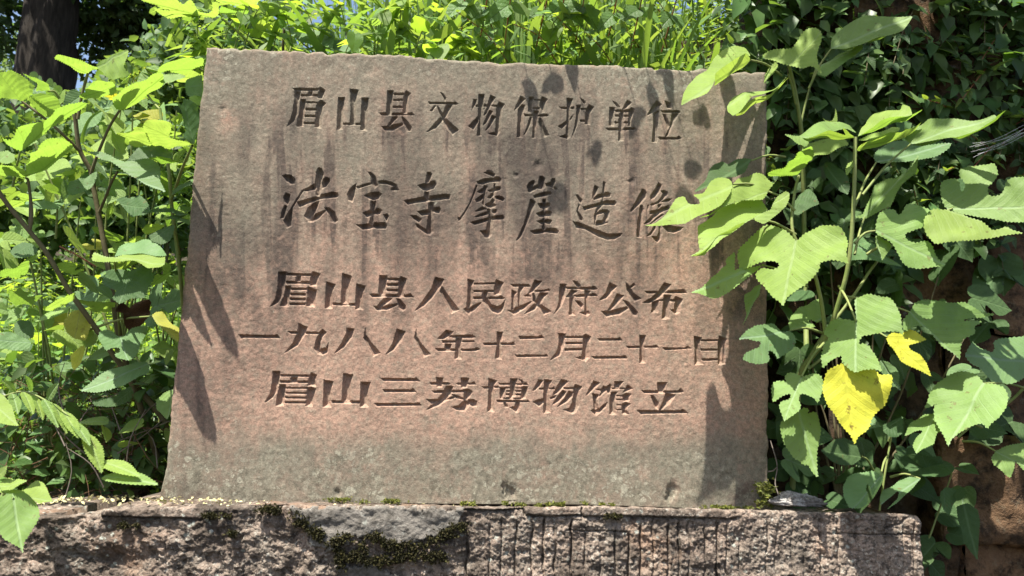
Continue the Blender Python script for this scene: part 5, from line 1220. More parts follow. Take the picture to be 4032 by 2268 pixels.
left_shrub_d()
def front_shoot():
    b = V(-60, 1420, -0.28)
    root = empty('mulberry_shoot', b, 'broad green leaves hanging in front of the left end of the base', 'shrub')
    h = lambda *a, **k: hero_leaf(root, *a, **k)
    stem_px(root, [(-60,1440,-.26),(-40,1340,-.27),(-10,1280,-.28),(10,1240,-.28)], .005, .004, 'stem_green')
    run_traced(root, TR_FRONT)
    return root
front_shoot()

# serrated compound frond lower left
def frond():
    b = V(20, 1120, 0.10)
    root = empty('serrated_frond', b, 'compound frond of narrow saw-toothed leaflets hanging over the left end of the base', 'fern')
    me = leaf_mesh('lance', 'lance', 34, 0.02, 0.22, 0.12, 0, 0.01, 3, M['leaf'], 3)
    me2 = leaf_mesh('lance', 'lance', 34, 0.02, 0.22, 0.12, 0, 0.01, 3, M['leaf_lit'], 3)
    stem_px(root, [(0,1000,.06),(60,985,.04),(120,1010,.02),(165,1040,.0),(200,1080,-.01),(232,1110,-.01),(255,1165,-.01)], .0025, .0015, 'stem_green', 'stalk')
    L = [(30,990,48,1035),(58,986,88,1035),(85,995,115,1050),(110,1005,151,1068),(135,1015,176,1083),(158,1035,201,1094),(182,1060,231,1112),(215,1090,262,1182),
         (255,1162,350,1187),(258,1200,395,1203),(40,985,10,955),(80,985,70,945),(120,1005,140,965),(20,1005,0,1040)]
    for i, (a, b_, c, d) in enumerate(L):
        leaf_obj(me2 if i % 3 else me, leaf_matrix(V(a, b_, .0), V(c, d, -.04), 35+(i*13) % 30, 1.5), root, 'leaflet')
    return root
frond()

# lower leaves that fill the shade round both big shrubs
R5 = random.Random(77)
def filler(label, base, spots, group=None):
    root = empty('understory_shrub', base, label, 'shrub', group)
    return root
def understory_right():
    b = V(2120, 1300, .17)
    root = empty('understory_shrub', b, 'shaded low shrub with dark lobed leaves behind the stems of the right-hand shrub', 'shrub')
    for i in range(9):
        x = R5.uniform(2000, 2450); y = R5.uniform(600, 900)
        tube('stem', [b+Vector((R5.uniform(-.02, .02), 0, 0)), (b+V(x, y, .15))/2+Vector((R5.uniform(-.04, .04), 0, 0)), V(x, y, .14)], .004, .002, M['stem_brown'], root, 6, 4, origin=root.location)
    for i in range(66):
        x = R5.uniform(1955, 2560); y = R5.uniform(420, 1420)
        if x < 2330 and y > 1260: y -= 200
        if y > 1130 and x > 2430: x -= 200
        Y = R5.uniform(.07, .22); L = R5.uniform(50, 110)
        a = R5.uniform(.1, 3.0)
        k = R5.choice(['D', 'L', 'h', 'b', 'd', 'e', 'h'])
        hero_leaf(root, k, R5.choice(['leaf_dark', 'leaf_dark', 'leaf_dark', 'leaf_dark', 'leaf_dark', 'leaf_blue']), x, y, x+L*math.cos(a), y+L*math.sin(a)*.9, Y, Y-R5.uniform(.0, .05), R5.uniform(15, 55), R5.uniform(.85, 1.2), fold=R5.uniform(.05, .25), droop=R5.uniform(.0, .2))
understory_right()
def understory_left():
    for j, (bx, by, x0, x1, y0, y1, n, lab) in enumerate(((120, 1260, -20, 260, 420, 1000, 38, 'leafy mulberry thicket at the far left behind the slanting stem'), (390, 1200, 230, 462, 430, 1130, 36, 'leafy mulberry thicket between the left stems and the tablet edge'),
                                                          (300, 900, 60, 500, 190, 470, 46, 'upper mulberry thicket left of the tablet, below the thick trunk'))):
        b = V(bx, by, .42)
        root = empty('understory_shrub', b, lab, 'shrub')
        for i in range(6):
            x = R5.uniform(x0, x1); y = R5.uniform(y0, (y0+y1)/2)
            tube('stem', [b, (b+V(x, y, .3))/2+Vector((R5.uniform(-.05, .05), 0, 0)), V(x, y, .28)], .0045, .002, M['stem_green'], root, 6, 4, origin=root.location)
        for i in range(n):
            x = R5.uniform(x0, x1); y = R5.uniform(y0, y1)
            Y = R5.uniform(.12, .45); L = R5.uniform(38, 92)
            a = R5.uniform(-.5, 3.6)
            k = R5.choice(['D', 'L', 'h', 'b', 'd', 'e', 'h', 'o'])
            lit = R5.random()
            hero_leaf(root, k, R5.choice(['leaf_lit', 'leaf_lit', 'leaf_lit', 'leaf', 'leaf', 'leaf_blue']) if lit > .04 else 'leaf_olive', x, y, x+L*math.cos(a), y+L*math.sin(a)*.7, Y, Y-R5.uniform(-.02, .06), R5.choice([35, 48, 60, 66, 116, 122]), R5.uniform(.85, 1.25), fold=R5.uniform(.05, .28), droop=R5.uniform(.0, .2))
understory_left()

# ------------------------------------------------------------------ weeds, grass, creepers behind
def sprig(root, P0, P1, nn, L, mat_stem, meshes, sag=0.0, r=0.0022, opp=True, rng=random, upv=(0,-0.3,1), down=0.0):
    """a shoot with paired leaves"""
    P0 = Vector(P0); P1 = Vector(P1)
    mid = (P0+P1)/2+Vector((0, 0, sag))
    pts = smooth_path([P0, mid, P1], 5)
    v, f = tube_arrays(pts, [r*(1-0.5*i/(len(pts)-1)) for i in range(len(pts))], 5)
    mobj('stem', np_mesh('stem', v, f, mat_stem, origin=root.location), root)
    side = (P1-P0).normalized().cross(Vector((0, 0, 1)))
    if side.length < 0.2: side = Vector((1, 0, 0))
    side.normalize()
    for i in range(nn):
        t = (i+1)/nn
        k = min(int(t*(len(pts)-1)), len(pts)-2)
        p = pts[k+1] if t == 1 else pts[k].lerp(pts[k+1], t*(len(pts)-1)-k)
        tang = (pts[k+1]-pts[k]).normalized()
        ang = (i % 2)*1.57+rng.uniform(-.3, .3)
        perp = side*math.cos(ang)+tang.cross(side)*math.sin(ang)
        for sgn in ((1, -1) if opp else (1,)):
            d = perp*sgn*0.9+tang*0.55+Vector((rng.uniform(-.25, .25), rng.uniform(-.25, .25), rng.uniform(-.5, .1)-down))
            ll = L*(1.05-0.45*t)*rng.uniform(.75, 1.2)
            up = Vector(upv)+Vector((rng.uniform(-.4, .4), rng.uniform(-.4, .4), rng.uniform(-.2, .2)))
            leaf_obj(rng.choice(meshes), rand_leaf_matrix(p, d, up, ll, rng.uniform(.85, 1.15)), root)

net_me = [leaf_mesh('ovate', 'ovate', 22, 0.022, 0.18, 0.25, 0, 0.03, s, M['nettle'], 2) for s in range(3)]
netd_me = [leaf_mesh('ovate', 'ovate', 22, 0.022, 0.18, 0.30, 0, 0.03, s, M['nettle_dark'], 2) for s in range(3)]
weed_me = [leaf_mesh('heart', 'heart', 14, 0.0, 0.18, 0.2, 0, 0.03, s, M['weed'], 2) for s in range(2)] + \
          [leaf_mesh('deep', 'deep', 26, 0.01, 0.12, 0.2, 0, 0.03, 1, M['weed'], 2), leaf_mesh('ovate', 'ovate', 16, 0.015, 0.2, 0.2, 0, .03, 2, M['weed'], 2)]
weedl_me = [leaf_mesh('long', 'long', 12, 0.0, 0.18, 0.2, 0, 0.03, s, M['weed'], 2) for s in range(2)]

# red-stemmed nettles over the top edge and right-hand wall
R2 = random.Random(21)
def nettle_plants():
    # (root x,y in picture, Y) -> (tip) list
    spec = [
     (1300,190,.34, 1150,30,.16),(1420,190,.36, 1290,60,.14),(1500,185,.4, 1400,40,.2),(1560,200,.4, 1470,80,.14),(1480,150,.5, 1330,-20,.3),
     (1640,200,.42, 1570,70,.18),(1700,210,.42, 1660,60,.18),(1780,220,.42, 1750,90,.14),(1600,120,.55, 1530,-10,.4),(1720,120,.55, 1640,-20,.4),
     (1830,230,.4, 1840,110,.12),(1850,140,.5, 1790,0,.4),(1930,160,.5, 1900,20,.35),(1790,160,.5, 1700,130,.2),(1880,230,.4, 1800,190,.12),
     (2010,150,.45, 2000,0,.3),(2100,100,.5, 2090,-30,.3),(2200,90,.45, 2150,-20,.3),(2300,160,.36, 2210,60,.16),(2400,220,.36, 2330,90,.14),
     (2560,130,.34, 2420,250,.12),(2600,40,.34, 2470,150,.14),(2590,290,.3, 2450,420,.1),(2500,20,.4, 2380,40,.25),(2540,400,.3, 2430,330,.10),
     (2430,330,.34, 2330,250,.1),(2380,420,.32, 2300,330,.12),(2590,420,.26, 2520,500,.06),(2260,240,.36, 2170,330,.2),(2480,480,.3, 2380,430,.1),
     (1400,120,.6, 1330,60,.4),(1250,100,.6, 1180,10,.45),(1660,30,.6,1600,-60,.5),(1400,20,.6,1380,-60,.5),
     (2290,520,.32, 2250,420,.14),(2330,600,.3, 2300,480,.12),(1940,420,.30,1900,340,.06),(1960,480,.28,1920,400,.03),(1890,300,.2,1870,210,.06)]
    for i, (a, b_, ya, c, d, yb) in enumerate(spec):
        P0 = V(a, b_, ya); P1 = V(c, d, yb)
        wall = a > 1990
        root = empty('nettle_sprig', P0, 'red-stemmed nettle sprig hanging over the dark wall at the right' if wall else 'red-stemmed nettle sprig with toothed leaves above the top edge of the tablet', 'creeper',
                     'nettle sprigs on the wall' if wall else 'nettle sprigs above the tablet')
        L = R2.uniform(.036, .052)
        sprig(root, P0, P1, R2.randint(6, 9), L, M['stem_red'], net_me, sag=R2.uniform(-.01, .05), rng=R2)
nettle_plants()

def wall_creepers():
    """drooping shade creepers on the wall: each strand a thing"""
    for i in range(44):
        x = R2.uniform(1960, 2600); y = R2.uniform(-20, 560)
        Y = R2.uniform(.14, .26)
        P0 = V(x, y, Y+.05); P1 = V(x+R2.uniform(-60, 60), y+R2.uniform(60, 140), Y-.02)
        root = empty('wall_creeper', P0, 'shaded strand of drooping pointed leaves on the dark wall', 'creeper', 'creeper strands on the shaded wall')
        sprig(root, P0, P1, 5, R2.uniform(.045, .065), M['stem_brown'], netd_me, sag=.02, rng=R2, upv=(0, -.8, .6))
wall_creepers()
r = np.random.default_rng(3)
def cloud(n, fn):
    P = fn(n); return P
def wall_mass():
    n = 5600
    vx = r.uniform(1840, 2760, n); vy = r.uniform(-330, 1080, n)
    keep = ((vx > 1935) | (vy < 165)) & ((vy < 540+90*np.sin(vx/90)) | ((vx < 2330+40*np.sin(vy/40)) & (vy < 1060))) & ((vy < 300) | (vnoise(vx/60, vy/60, 120) > .40+.10*(vy > 600)))
    vx = vx[keep]; vy = vy[keep]; n = len(vx)
    p = unproj(vx*K, vy*K, 0.24); p[:, 1] += r.uniform(-.08, .10, n)
    d = np.stack([r.uniform(-.8, .8, n), r.uniform(-.6, -.05, n), r.uniform(-1.2, .1, n)], 1)
    up = np.stack([r.uniform(-.5, .5, n), r.uniform(-1.2, -.3, n), r.uniform(.2, 1.0, n)], 1)
    L = r.uniform(.028, .085, n)
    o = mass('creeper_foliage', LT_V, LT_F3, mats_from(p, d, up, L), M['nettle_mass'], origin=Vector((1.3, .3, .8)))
    tag(o, 'dense mass of shaded creeper leaves covering the upper retaining wall', 'creeper', None, 'stuff')
wall_mass()
def bank_mass():
    # foliage over the bank top, right of centre
    n = 24000
    x = r.uniform(-.95, 2.6, n); y = .28+1.5*r.random(n)**1.5
    h = r.random(n)**1.3
    z = ground_z(x, y)+h*(.18+.22*fbm(x*3, y*3, 2, 130))+np.where(x < .75, .08, 0)+np.where(x < .15, .30*r.random(n), 0)
    keep = (x > .12+.35*vnoise(y*4, y*0, 9)) | (vnoise(x*6, z*7, 151) > .52)
    p = np.stack([x, y, z], 1)[keep]; n = len(p)
    d = np.stack([r.uniform(-1, 1, n), r.uniform(-1, .6, n), r.uniform(-.8, .5, n)], 1)
    up = np.stack([r.uniform(-.5, .5, n), r.uniform(-.9, .1, n), r.uniform(.4, 1.0, n)], 1)
    o = mass('leafy_ground_cover', LT_V, LT_F3, mats_from(p, d, up, r.uniform(.022, .046, n)), M['weed_mass'], origin=Vector((.8, 1.0, 1.2)))
    tag(o, 'sunlit leafy undergrowth on the bank behind the top of the tablet', 'undergrowth', None, 'stuff')
bank_mass()

# tall grass above the tablet
R3 = random.Random(5)
def blade_mesh(seed):
    rr = random.Random(seed)
    bend = rr.uniform(.25, .75); w = .016
    vs = []; n = 7
    for i in range(n+1):
        t = i/n
        y = t*(1-bend*.35*t); z = -bend*t*t*.8
        ww = w*(1-t**2.5)*(.6+.8*min(t*4, 1)) if i < n else 0
        vs += [(-ww, y, z+ww*.5), (0, y, z), (ww, y, z+ww*.5)]
    f = []
    for i in range(n):
        a = i*3
        f += [(a, a+1, a+4, a+3), (a+1, a+2, a+5, a+4)]
    return np_mesh('blade', np.array(vs), np.array(f), M['grass'])
blades = [blade_mesh(s) for s in range(5)]
def grass_clump(base, nb, L, label, grp, spread=.5, wm=1.0, lean=(0, 0)):
    root = empty('grass_clump', base, label, 'grass', grp)
    for i in range(nb):
        a = R3.uniform(0, 2*math.pi); s = R3.uniform(.05, spread)
        d = Vector((math.cos(a)*s+lean[0], math.sin(a)*s+lean[1], 1))
        up = Vector((-math.cos(a), -math.sin(a), .3))*-1
        p = Vector(base)+Vector((R3.uniform(-.05, .05), R3.uniform(-.05, .05), -.02))
        leaf_obj(R3.choice(blades), rand_leaf_matrix(p, d, -Vector((d.x, d.y, 0)).normalized()+Vector((0, 0, .2)), L*R3.uniform(.6, 1.15), wm*R3.uniform(.7, 1.3)), root, 'blade')
    return root
for i in range(16):
    x = -0.42+i*0.062+R3.uniform(-.03, .03); y = R3.uniform(.42, 1.0)
    z = float(ground_z(x, y))
    grass_clump((x, y, z), 13, R3.uniform(.55, .85), 'tall green grass clump on the bank above the middle of the tablet', 'grass clumps above the tablet', .45)
for i, (x, y) in enumerate(((-.5, .55), (-.62, .7), (-.36, .6), (.5, .6))):
    grass_clump((x, y, float(ground_z(x, y))), 12, .75, 'broad-bladed grass clump behind the top edge of the tablet', 'broad grass clumps', .35, 1.9)
for i, (x, y, z, dx) in enumerate(((.02,-.12,1.50,.06),(.10,-.22,1.58,.02),(.20,-.16,1.52,.08),(.32,-.24,1.60,.05),(.42,-.15,1.50,.04),(.50,-.24,1.60,.03),(.60,-.16,1.54,.06),(-.04,-.26,1.58,.03),(.26,-.28,1.64,.05))):
    P0 = Vector((x-.05, .35, 1.36)); P1 = Vector((x+dx, y, z-.04))
    root = empty('arching_shoot', P0, 'leafy shoot with drooping leaves arching above the tablet top', 'creeper', 'shoots arching over the tablet')
    sprig(root, P0, P1, 7, .095, M['stem_red'], net_me+weedl_me[:1], sag=.20, rng=R3, upv=(0, -.9, .5), down=1.0)
grass_clump((.50, .22, 1.08), 5, .5, 'fine long grass tuft arching over the top right of the tablet', None, .2, .8, (0, -.4))
def vines():
    for i in range(22):
        x = 480+i*46+R3.uniform(-20, 20); y0 = R3.uniform(60, 170)
        P0 = V(x, y0+60, R3.uniform(.30, .5)); P1 = V(x+R3.uniform(-70, 70), y0-R3.uniform(30, 120), R3.uniform(.16, .3))
        root = empty('trailing_vine', P0, 'broad-leaved vine shoot in the grass above the tablet', 'vine', 'vine shoots above the tablet')
        sprig(root, P0, P1, R3.randint(3, 5), R3.uniform(.06, .10), M['stem_green'], weed_me, sag=.03, rng=R3, opp=False)
vines()
def grass_mass():
    n = 7500
    x = r.uniform(-1.0, 1.2, n); y = .36+2.2*r.random(n)**1.4
    kp = ~((x < -.45) & (y < 1.0)) & (x < .70)
    x = x[kp]; y = y[kp]; n = len(x)
    p = np.stack([x, y, ground_z(x, y)-.02], 1)
    a = r.uniform(0, 2*np.pi, n); s = r.uniform(.05, .6, n)
    d = np.stack([np.cos(a)*s, np.sin(a)*s, np.ones(n)], 1)
    up = np.stack([np.cos(a), np.sin(a), np.full(n, .3)], 1)
    L = r.uniform(.35, .85, n)
    o = mass('tall_grass', BL_V, BL_F3, mats_from(p, d, up, L, L*r.uniform(.5, .9, n)), M['grass_mass'], origin=Vector((.1, 1.4, 1.5)))
    tag(o, 'dense tall grass covering the bank behind the tablet', 'grass', None, 'stuff')
grass_mass()
def lance_mass():
    n = 6500
    x = r.uniform(-1.0, .75, n); y = .30+1.5*r.random(n)**1.3
    z = np.maximum(ground_z(x, y), .75)+r.random(n)*.75
    keep = vnoise(x*7, z*7+y*3, 150) > .30
    p = np.stack([x, y, z], 1)[keep]; n = len(p)
    d = np.stack([r.uniform(-1, 1, n), r.uniform(-1, .4, n), r.uniform(-.5, .8, n)], 1)
    up = np.stack([r.uniform(-.4, .4, n), r.uniform(-.6, .2, n), r.uniform(.4, 1, n)], 1)
    L = r.uniform(.07, .17, n)
    o = mass('long_leaved_herbs', BL_V*np.array([2.2, 1, 1]), BL_F3, mats_from(p, d, up, L, L*r.uniform(1.1, 2.2, n)), M['grass_mass'], origin=Vector((-.1, 1., 1.2)))
    tag(o, 'sunlit narrow-leaved herbs growing between the tall grass on the bank', 'herbs', None, 'stuff')
lance_mass()

# weeds on the left slope
R4 = random.Random(9)
def weed(base, h, nl, L, meshes, label, grp, stemmat='stem_green', lean=(0, 0)):
    root = empty('leafy_weed', base, label, 'weed', grp)
    B = Vector(base); T = B+Vector((R4.uniform(-.2, .2)*h+lean[0], R4.uniform(-.2, .1)*h+lean[1], h))
    pts = smooth_path([B, (B+T)/2+Vector((R4.uniform(-.06, .06)*h, R4.uniform(-.06, .06)*h, 0)), T], 4)
    v, f = tube_arrays(pts, [.0035*(1-.6*i/(len(pts)-1)) for i in range(len(pts))], 5)
    mobj('stem', np_mesh('stem', v, f, M[stemmat], origin=root.location), root)
    for i in range(nl):
        t = .25+.75*(i+1)/nl
        k = min(int(t*(len(pts)-1)), len(pts)-2)
        p = pts[k].lerp(pts[k+1], min(1, t*(len(pts)-1)-k))
        a = i*2.4+R4.uniform(-.4, .4)
        rad = Vector((math.cos(a), math.sin(a), 0))
        q = p+rad*L*R4.uniform(.3, 1.0)*(1.1-t*.6)+Vector((0, 0, L*.2))
        d = rad+Vector((0, 0, R4.uniform(-.5, .3)))
        leaf_obj(R4.choice(meshes), rand_leaf_matrix(q, d, Vector((rad.x*.3, rad.y*.3-.25, 1)), L*R4.uniform(.7, 1.25)*(1.15-.35*t), R4.uniform(.85, 1.15)), root)
nw = 0
for i in range(95):
    y = .45+2.4*(i/95.)**1.25
    span = .62*(y+1.96)
    x = R4.uniform(-.70*(y+1.96)/1.05, -.62*(y+1.96)*.58) if True else 0
    xa = CAM_LOC[0]-0.70*(y+1.96); xb = -0.36*(y+1.96)
    x = R4.uniform(xa, xb)
    z = float(ground_z(x, y))
    big = R4.random() < .35
    weed((x, y, z-.02), R4.uniform(.22, .5), R4.randint(7, 12), R4.uniform(.07, .11) if big else R4.uniform(.045, .075), weed_me if big else weed_me[:2]+weedl_me,
         'sunlit leafy weed with heart-shaped leaves on the slope at the left' if big else 'small leafy weed on the slope at the left', 'large-leaved weeds on the left slope' if big else 'small weeds on the left slope')
def slope_mass():
    n = 30000
    y = .32+5.2*r.random(n)**1.6
    x = r.uniform(-1, 1, n); x = -1.02*(y+1.96)*.5+x*.34*(y+1.96)-.02
    patch = fbm(x*3.5, y*3.5, 3, 140)
    h = r.random(n)*(.05+.34*sstep(.35, .65, patch))
    z = ground_z(x, y)+h
    keep = (vnoise(x*9, y*9, 141) > .18) & ((y > .75) | (r.random(n) < .22))
    p = np.stack([x, y, z], 1)[keep]; n = len(p); yy = y[keep]
    d = np.stack([r.uniform(-1, 1, n), r.uniform(-1, .8, n), r.uniform(-.5, .5, n)], 1)
    up = np.stack([r.uniform(-.5, .5, n), r.uniform(-.8, .2, n), r.uniform(.5, 1.0, n)], 1)
    L = r.uniform(.022, .060, n)*(1+.15*yy)
    o = mass('weed_ground_cover', LT_V, LT_F3, mats_from(p, d, up, L), M['weed_mass'], origin=Vector((-1.5, 2, .3)))
    tag(o, 'bright green ground cover of small weeds over the slope at the left', 'ground cover', None, 'stuff')
    n = 2500
    y = .9+1.9*r.random(n); x = -1.05*(y+1.96)*.5+r.uniform(-1, 1, n)*.30*(y+1.96)
    p = np.stack([x, y, ground_z(x, y)-.02], 1)
    a = r.uniform(0, 2*np.pi, n); s = r.uniform(.1, .9, n)
    d = np.stack([np.cos(a)*s, np.sin(a)*s, np.ones(n)], 1); up = np.stack([np.cos(a), np.sin(a), np.full(n, .3)], 1)
    L = r.uniform(.15, .42, n)
    o = mass('slope_grass', BL_V, BL_F3, mats_from(p, d, up, L, L*.7), M['grass_mass'], origin=Vector((-1.5, 1.5, .2)))
    tag(o, 'thin grass growing among the weeds on the left slope', 'grass', None, 'stuff')
slope_mass()
# dry stalks and leaves in the hollow; their dark colours stand for its shade
def dry_brush():
    n = 900
    vx = r.uniform(90, 450, n); vy = r.uniform(960, 1260, n)
    p = unproj(vx*K, vy*K, .4); p[:, 1] += r.uniform(-.22, .25, n)
    a = r.uniform(0, 2*np.pi, n)
    d = np.stack([np.cos(a), r.uniform(-.5, .5, n), np.sin(a)*.7], 1)
    up = r.normal(size=(n, 3)); L = r.uniform(.05, .2, n)
    o = mass('dry_brush', BL_V, BL_F3, mats_from(p, d, up, L, L*.35), M['dead'], origin=Vector((-1., .4, .1)))
    tag(o, 'tangle of dead brown stalks and leaves in the dark hollow left of the tablet foot', 'brush', None, 'stuff')
    n = 1100
    vx = r.uniform(-40, 460, n); vy = r.uniform(900, 1240, n)
    p = unproj(vx*K, vy*K, .36); p[:, 1] += r.uniform(-.16, .25, n)
    d = np.stack([r.uniform(-1, 1, n), r.uniform(-1, .4, n), r.uniform(-.8, .4, n)], 1)
    up = np.stack([r.uniform(-.5, .5, n), r.uniform(-.9, .1, n), r.uniform(.4, 1.0, n)], 1)
    o = mass('low_darkened_foliage', LT_V, LT_F3, mats_from(p, d, up, r.uniform(.03, .07, n)), M['nettle_mass'], origin=Vector((-1., .4, .1)))  # dark creeper colour stands in for the shade cast by upper plants
    tag(o, 'low foliage, darkened for shade, behind the left end of the base', 'undergrowth', None, 'stuff')
dry_brush()
def dry_tangle():
    for i in range(26):
        x = R4.uniform(150, 430); y = R4.uniform(1000, 1240)
        P0 = V(x, y+R4.uniform(10, 60), R4.uniform(.15, .45))
        P1 = P0+Vector((R4.uniform(-.14, .14), R4.uniform(-.1, .1), R4.uniform(.05, .2)))
        o = tube('dry_stalk', [P0, (P0+P1)/2+Vector((R4.uniform(-.03, .03), 0, .01)), P1], .0022, .001, M['twig'], None, 4, 3, origin=P0)
        o.location = P0
        tag(o, 'thin dry stalk in the dark hollow left of the tablet foot', 'stalk', 'dry stalks in the hollow')
dry_tangle()
def by_group(g): return [o for o in COL.objects if o.get('group') == g and o.parent is None]
rank_labels(by_group('small weeds on the left slope'), 'small leafy weed on the left slope, {n} from the left in the {band} row', ('highest', 'upper middle', 'lower middle', 'lowest'))
rank_labels(by_group('large-leaved weeds on the left slope'), 'large-leaved weed on the left slope, {n} from the left in the {band} row', ('upper', 'lower'))
rank_labels(by_group('creeper strands on the shaded wall'), 'shaded drooping creeper strand, {n} from the left in the {band} row on the wall', ('top', 'middle', 'bottom'))
rank_labels(by_group('nettle sprigs on the wall'), 'red-stemmed nettle sprig on the right wall, {n} from the left in the {band} row', ('upper', 'lower'))
rank_labels(by_group('nettle sprigs above the tablet'), 'red-stemmed nettle sprig above the tablet, {n} from the left in the {band} row', ('upper', 'lower'))
rank_labels(by_group('vine shoots above the tablet'), 'broad-leaved vine shoot above the tablet, {n} from the left', ('only',))
rank_labels(by_group('grass clumps above the tablet'), 'tall green grass clump above the tablet, {n} from the left', ('only',))
rank_labels(by_group('broad grass clumps'), 'broad-bladed grass clump above the tablet, {n} from the left', ('only',))
rank_labels(by_group('shoots arching over the tablet'), 'drooping shoot arching above the tablet top, {n} from the left', ('only',))
rank_labels(by_group('dry stalks in the hollow'), 'thin dry stalk left of the tablet foot, {n} from the left in the {band} row', ('upper', 'lower'))

# ------------------------------------------------------------------ trees behind
def blob_mats(n, c, rad, rng, L0, L1):
    v = rng.normal(size=(n, 3)); v /= np.linalg.norm(v, axis=1)[:, None]
    rr_ = rng.random(n)**(1/3.)
    rr_ = .35+.65*rr_
    p = np.asarray(c)+v*rr_[:, None]*np.asarray(rad)*(.75+.5*rng.random((n, 1)))
    d = rng.normal(size=(n, 3)); up = rng.normal(size=(n, 3))+np.array([0, -.3, 1.])
    return mats_from(p, d, up, rng.uniform(L0, L1, n))
def tree(name, label, base, trunk_pts, r0, r1, blobs, mat, L, group=None, barkmat='bark', limbs=()):
    root = empty(name, base, label, 'tree', group)
    pp = smooth_path(trunk_pts, 6)
    v, f = tube_arrays(pp, [r0+(r1-r0)*i/(len(pp)-1) for i in range(len(pp))], 28)
    nn = (fbm(np.arctan2(v[:, 1]-base[1], v[:, 0]-base[0])*6, v[:, 2]*1.3, 3, 160)-.5)*.10*r0/.25
    cx_ = np.array([p.x for p in pp]).mean(); cy_ = np.array([p.y for p in pp]).mean()
    dd = v-np.array([cx_, cy_, 0]); dd[:, 2] = 0; dd /= np.linalg.norm(dd, axis=1)[:, None]+1e-9
    mobj('trunk', np_mesh('trunk', v+dd*nn[:, None], f, M[barkmat], origin=base), root)
    for (a, b_, ra) in limbs:
        tube('limb', [a, (Vector(a)+Vector(b_))/2+Vector((0, 0, .15)), b_], ra, ra*.35, M[barkmat], root, 8, 4, origin=Vector(base))
    ms = np.concatenate([blob_mats(n, c, rad, r, L[0], L[1]) for (c, rad, n) in blobs])
    o = mass('crown', LT_V, LT_F3, ms, M[mat], root, origin=Vector(base))
    o['kind'] = 'stuff'
    return root
def at(px, py, Y): return V(px, py, Y)
Yt = 6.5
tb = V(118, 420, Yt); tt_ = V(135, -300, Yt)
c1 = V(270, 20, Yt+.5); c2 = V(380, 60, Yt+.8); c3 = V(150, -330, Yt); c4 = V(-40, -60, Yt+.3); c5 = V(330, -150, Yt)
tree('broadleaf_tree', 'dark thick-trunked tree standing at the upper left behind the weeds', tuple(V(118, 470, Yt)),
     [V(112, 480, Yt), V(112, 300, Yt), V(122, 120, Yt), V(135, -60, Yt), V(150, -400, Yt)], .31, .24,
     [(tuple(c1), (.75, .6, .32), 1500), (tuple(c2), (.55, .5, .22), 800), (tuple(c3), (2.2, 1.6, .8), 4200), (tuple(c4), (.28, .4, .55), 500), (tuple(c5), (1.2, 1, .5), 2200), (tuple(V(20, 60, Yt+.5)), (.3, .3, .4), 450), (tuple(V(210, 110, Yt+.8)), (.35, .4, .32), 330), (tuple(V(330, 150, Yt+.8)), (.5, .4, .3), 500)],
     'tree_leaf', (.07, .14), limbs=[(tuple(V(135, -80, Yt)), tuple(V(330, -20, Yt+.6)), .07), (tuple(V(130, 0, Yt)), tuple(V(-40, -140, Yt)), .05)])
farspec = [(60, 300, 16, 1.6, 2.6), (330, 250, 15, 1.4, 2.0), (230, 330, 13, 1.5, 1.3), (430, 170, 14, 1.3, 2.0), (-60, 200, 15, 1.6, 3.0), (500, 90, 16, 1.8, 2.6), (620, 60, 15, 2.2, 3.0), (15, 120, 17, 1.0, 3.4), (800, 60, 14, 2.5, 3.0)]
for i, (px, py, Y, rw, rh) in enumerate(farspec):
    top = V(px, py, Y); b0 = Vector((top.x, Y, float(ground_z(top.x, Y))-.1))
    zc = (top.z-rh*.5)
    tree('distant_tree', 'pale distant tree beyond the slope, behind the thick dark trunk', tuple(b0), [b0, Vector((top.x+.1, Y, (b0.z+top.z)/2)), top], .14, .03,
         [((top.x, Y, zc), (rw, rw*.8, rh*.75), 2300), ((top.x+rw*.7, Y, zc-rh*.5), (rw*.8, rw*.6, rh*.5), 900), ((top.x-rw*.7, Y, zc-rh*.4), (rw*.8, rw*.6, rh*.5), 900)],
         'far_leaf', (.10, .20), group='distant trees beyond the slope')
# undergrowth shrubs closing the view at the left
M['bush_leaf'] = mat_leaf('bush_leaf', (0.085,0.150,0.055), (0.09,0.14,0.06), (0.26,0.40,0.05), 0.36, var=0.45, veins=False, island=True)
bushspec = [(30, 520, 3.6, .55, .45), (300, 360, 4.2, .6, .4), (430, 300, 3.4, .5, .4), (120, 430, 4.8, .9, .35), (330, 520, 3.0, .45, .3), (420, 420, 3.0, .35, .3), (480, 220, 3.8, .5, .45), (560, 130, 3.2, .45, .4), (230, 470, 3.2, .5, .3), (-60, 420, 3.4, .5, .6)]
for i, (px, py, Y, rw, rh) in enumerate(bushspec):
    c = V(px, py, Y)
    root = empty('bush', (c.x, Y, float(ground_z(c.x, Y))), 'green bush at the top of the left slope, below the dark tree', 'bush', 'bushes along the top of the left slope')
    gb = Vector(root.location)
    tube('stem', [gb-Vector((0, 0, .05)), (gb+c)/2+Vector((.05, 0, 0)), c], .02, .008, M['stem_brown'], root, 6, 3, origin=gb)
    ms = blob_mats(1500, tuple(c), (rw, rw*.7, rh), r, .05, .11)
    o = mass('foliage', LT_V, LT_F3, ms, M['bush_leaf'], root, origin=gb); o['kind'] = 'stuff'

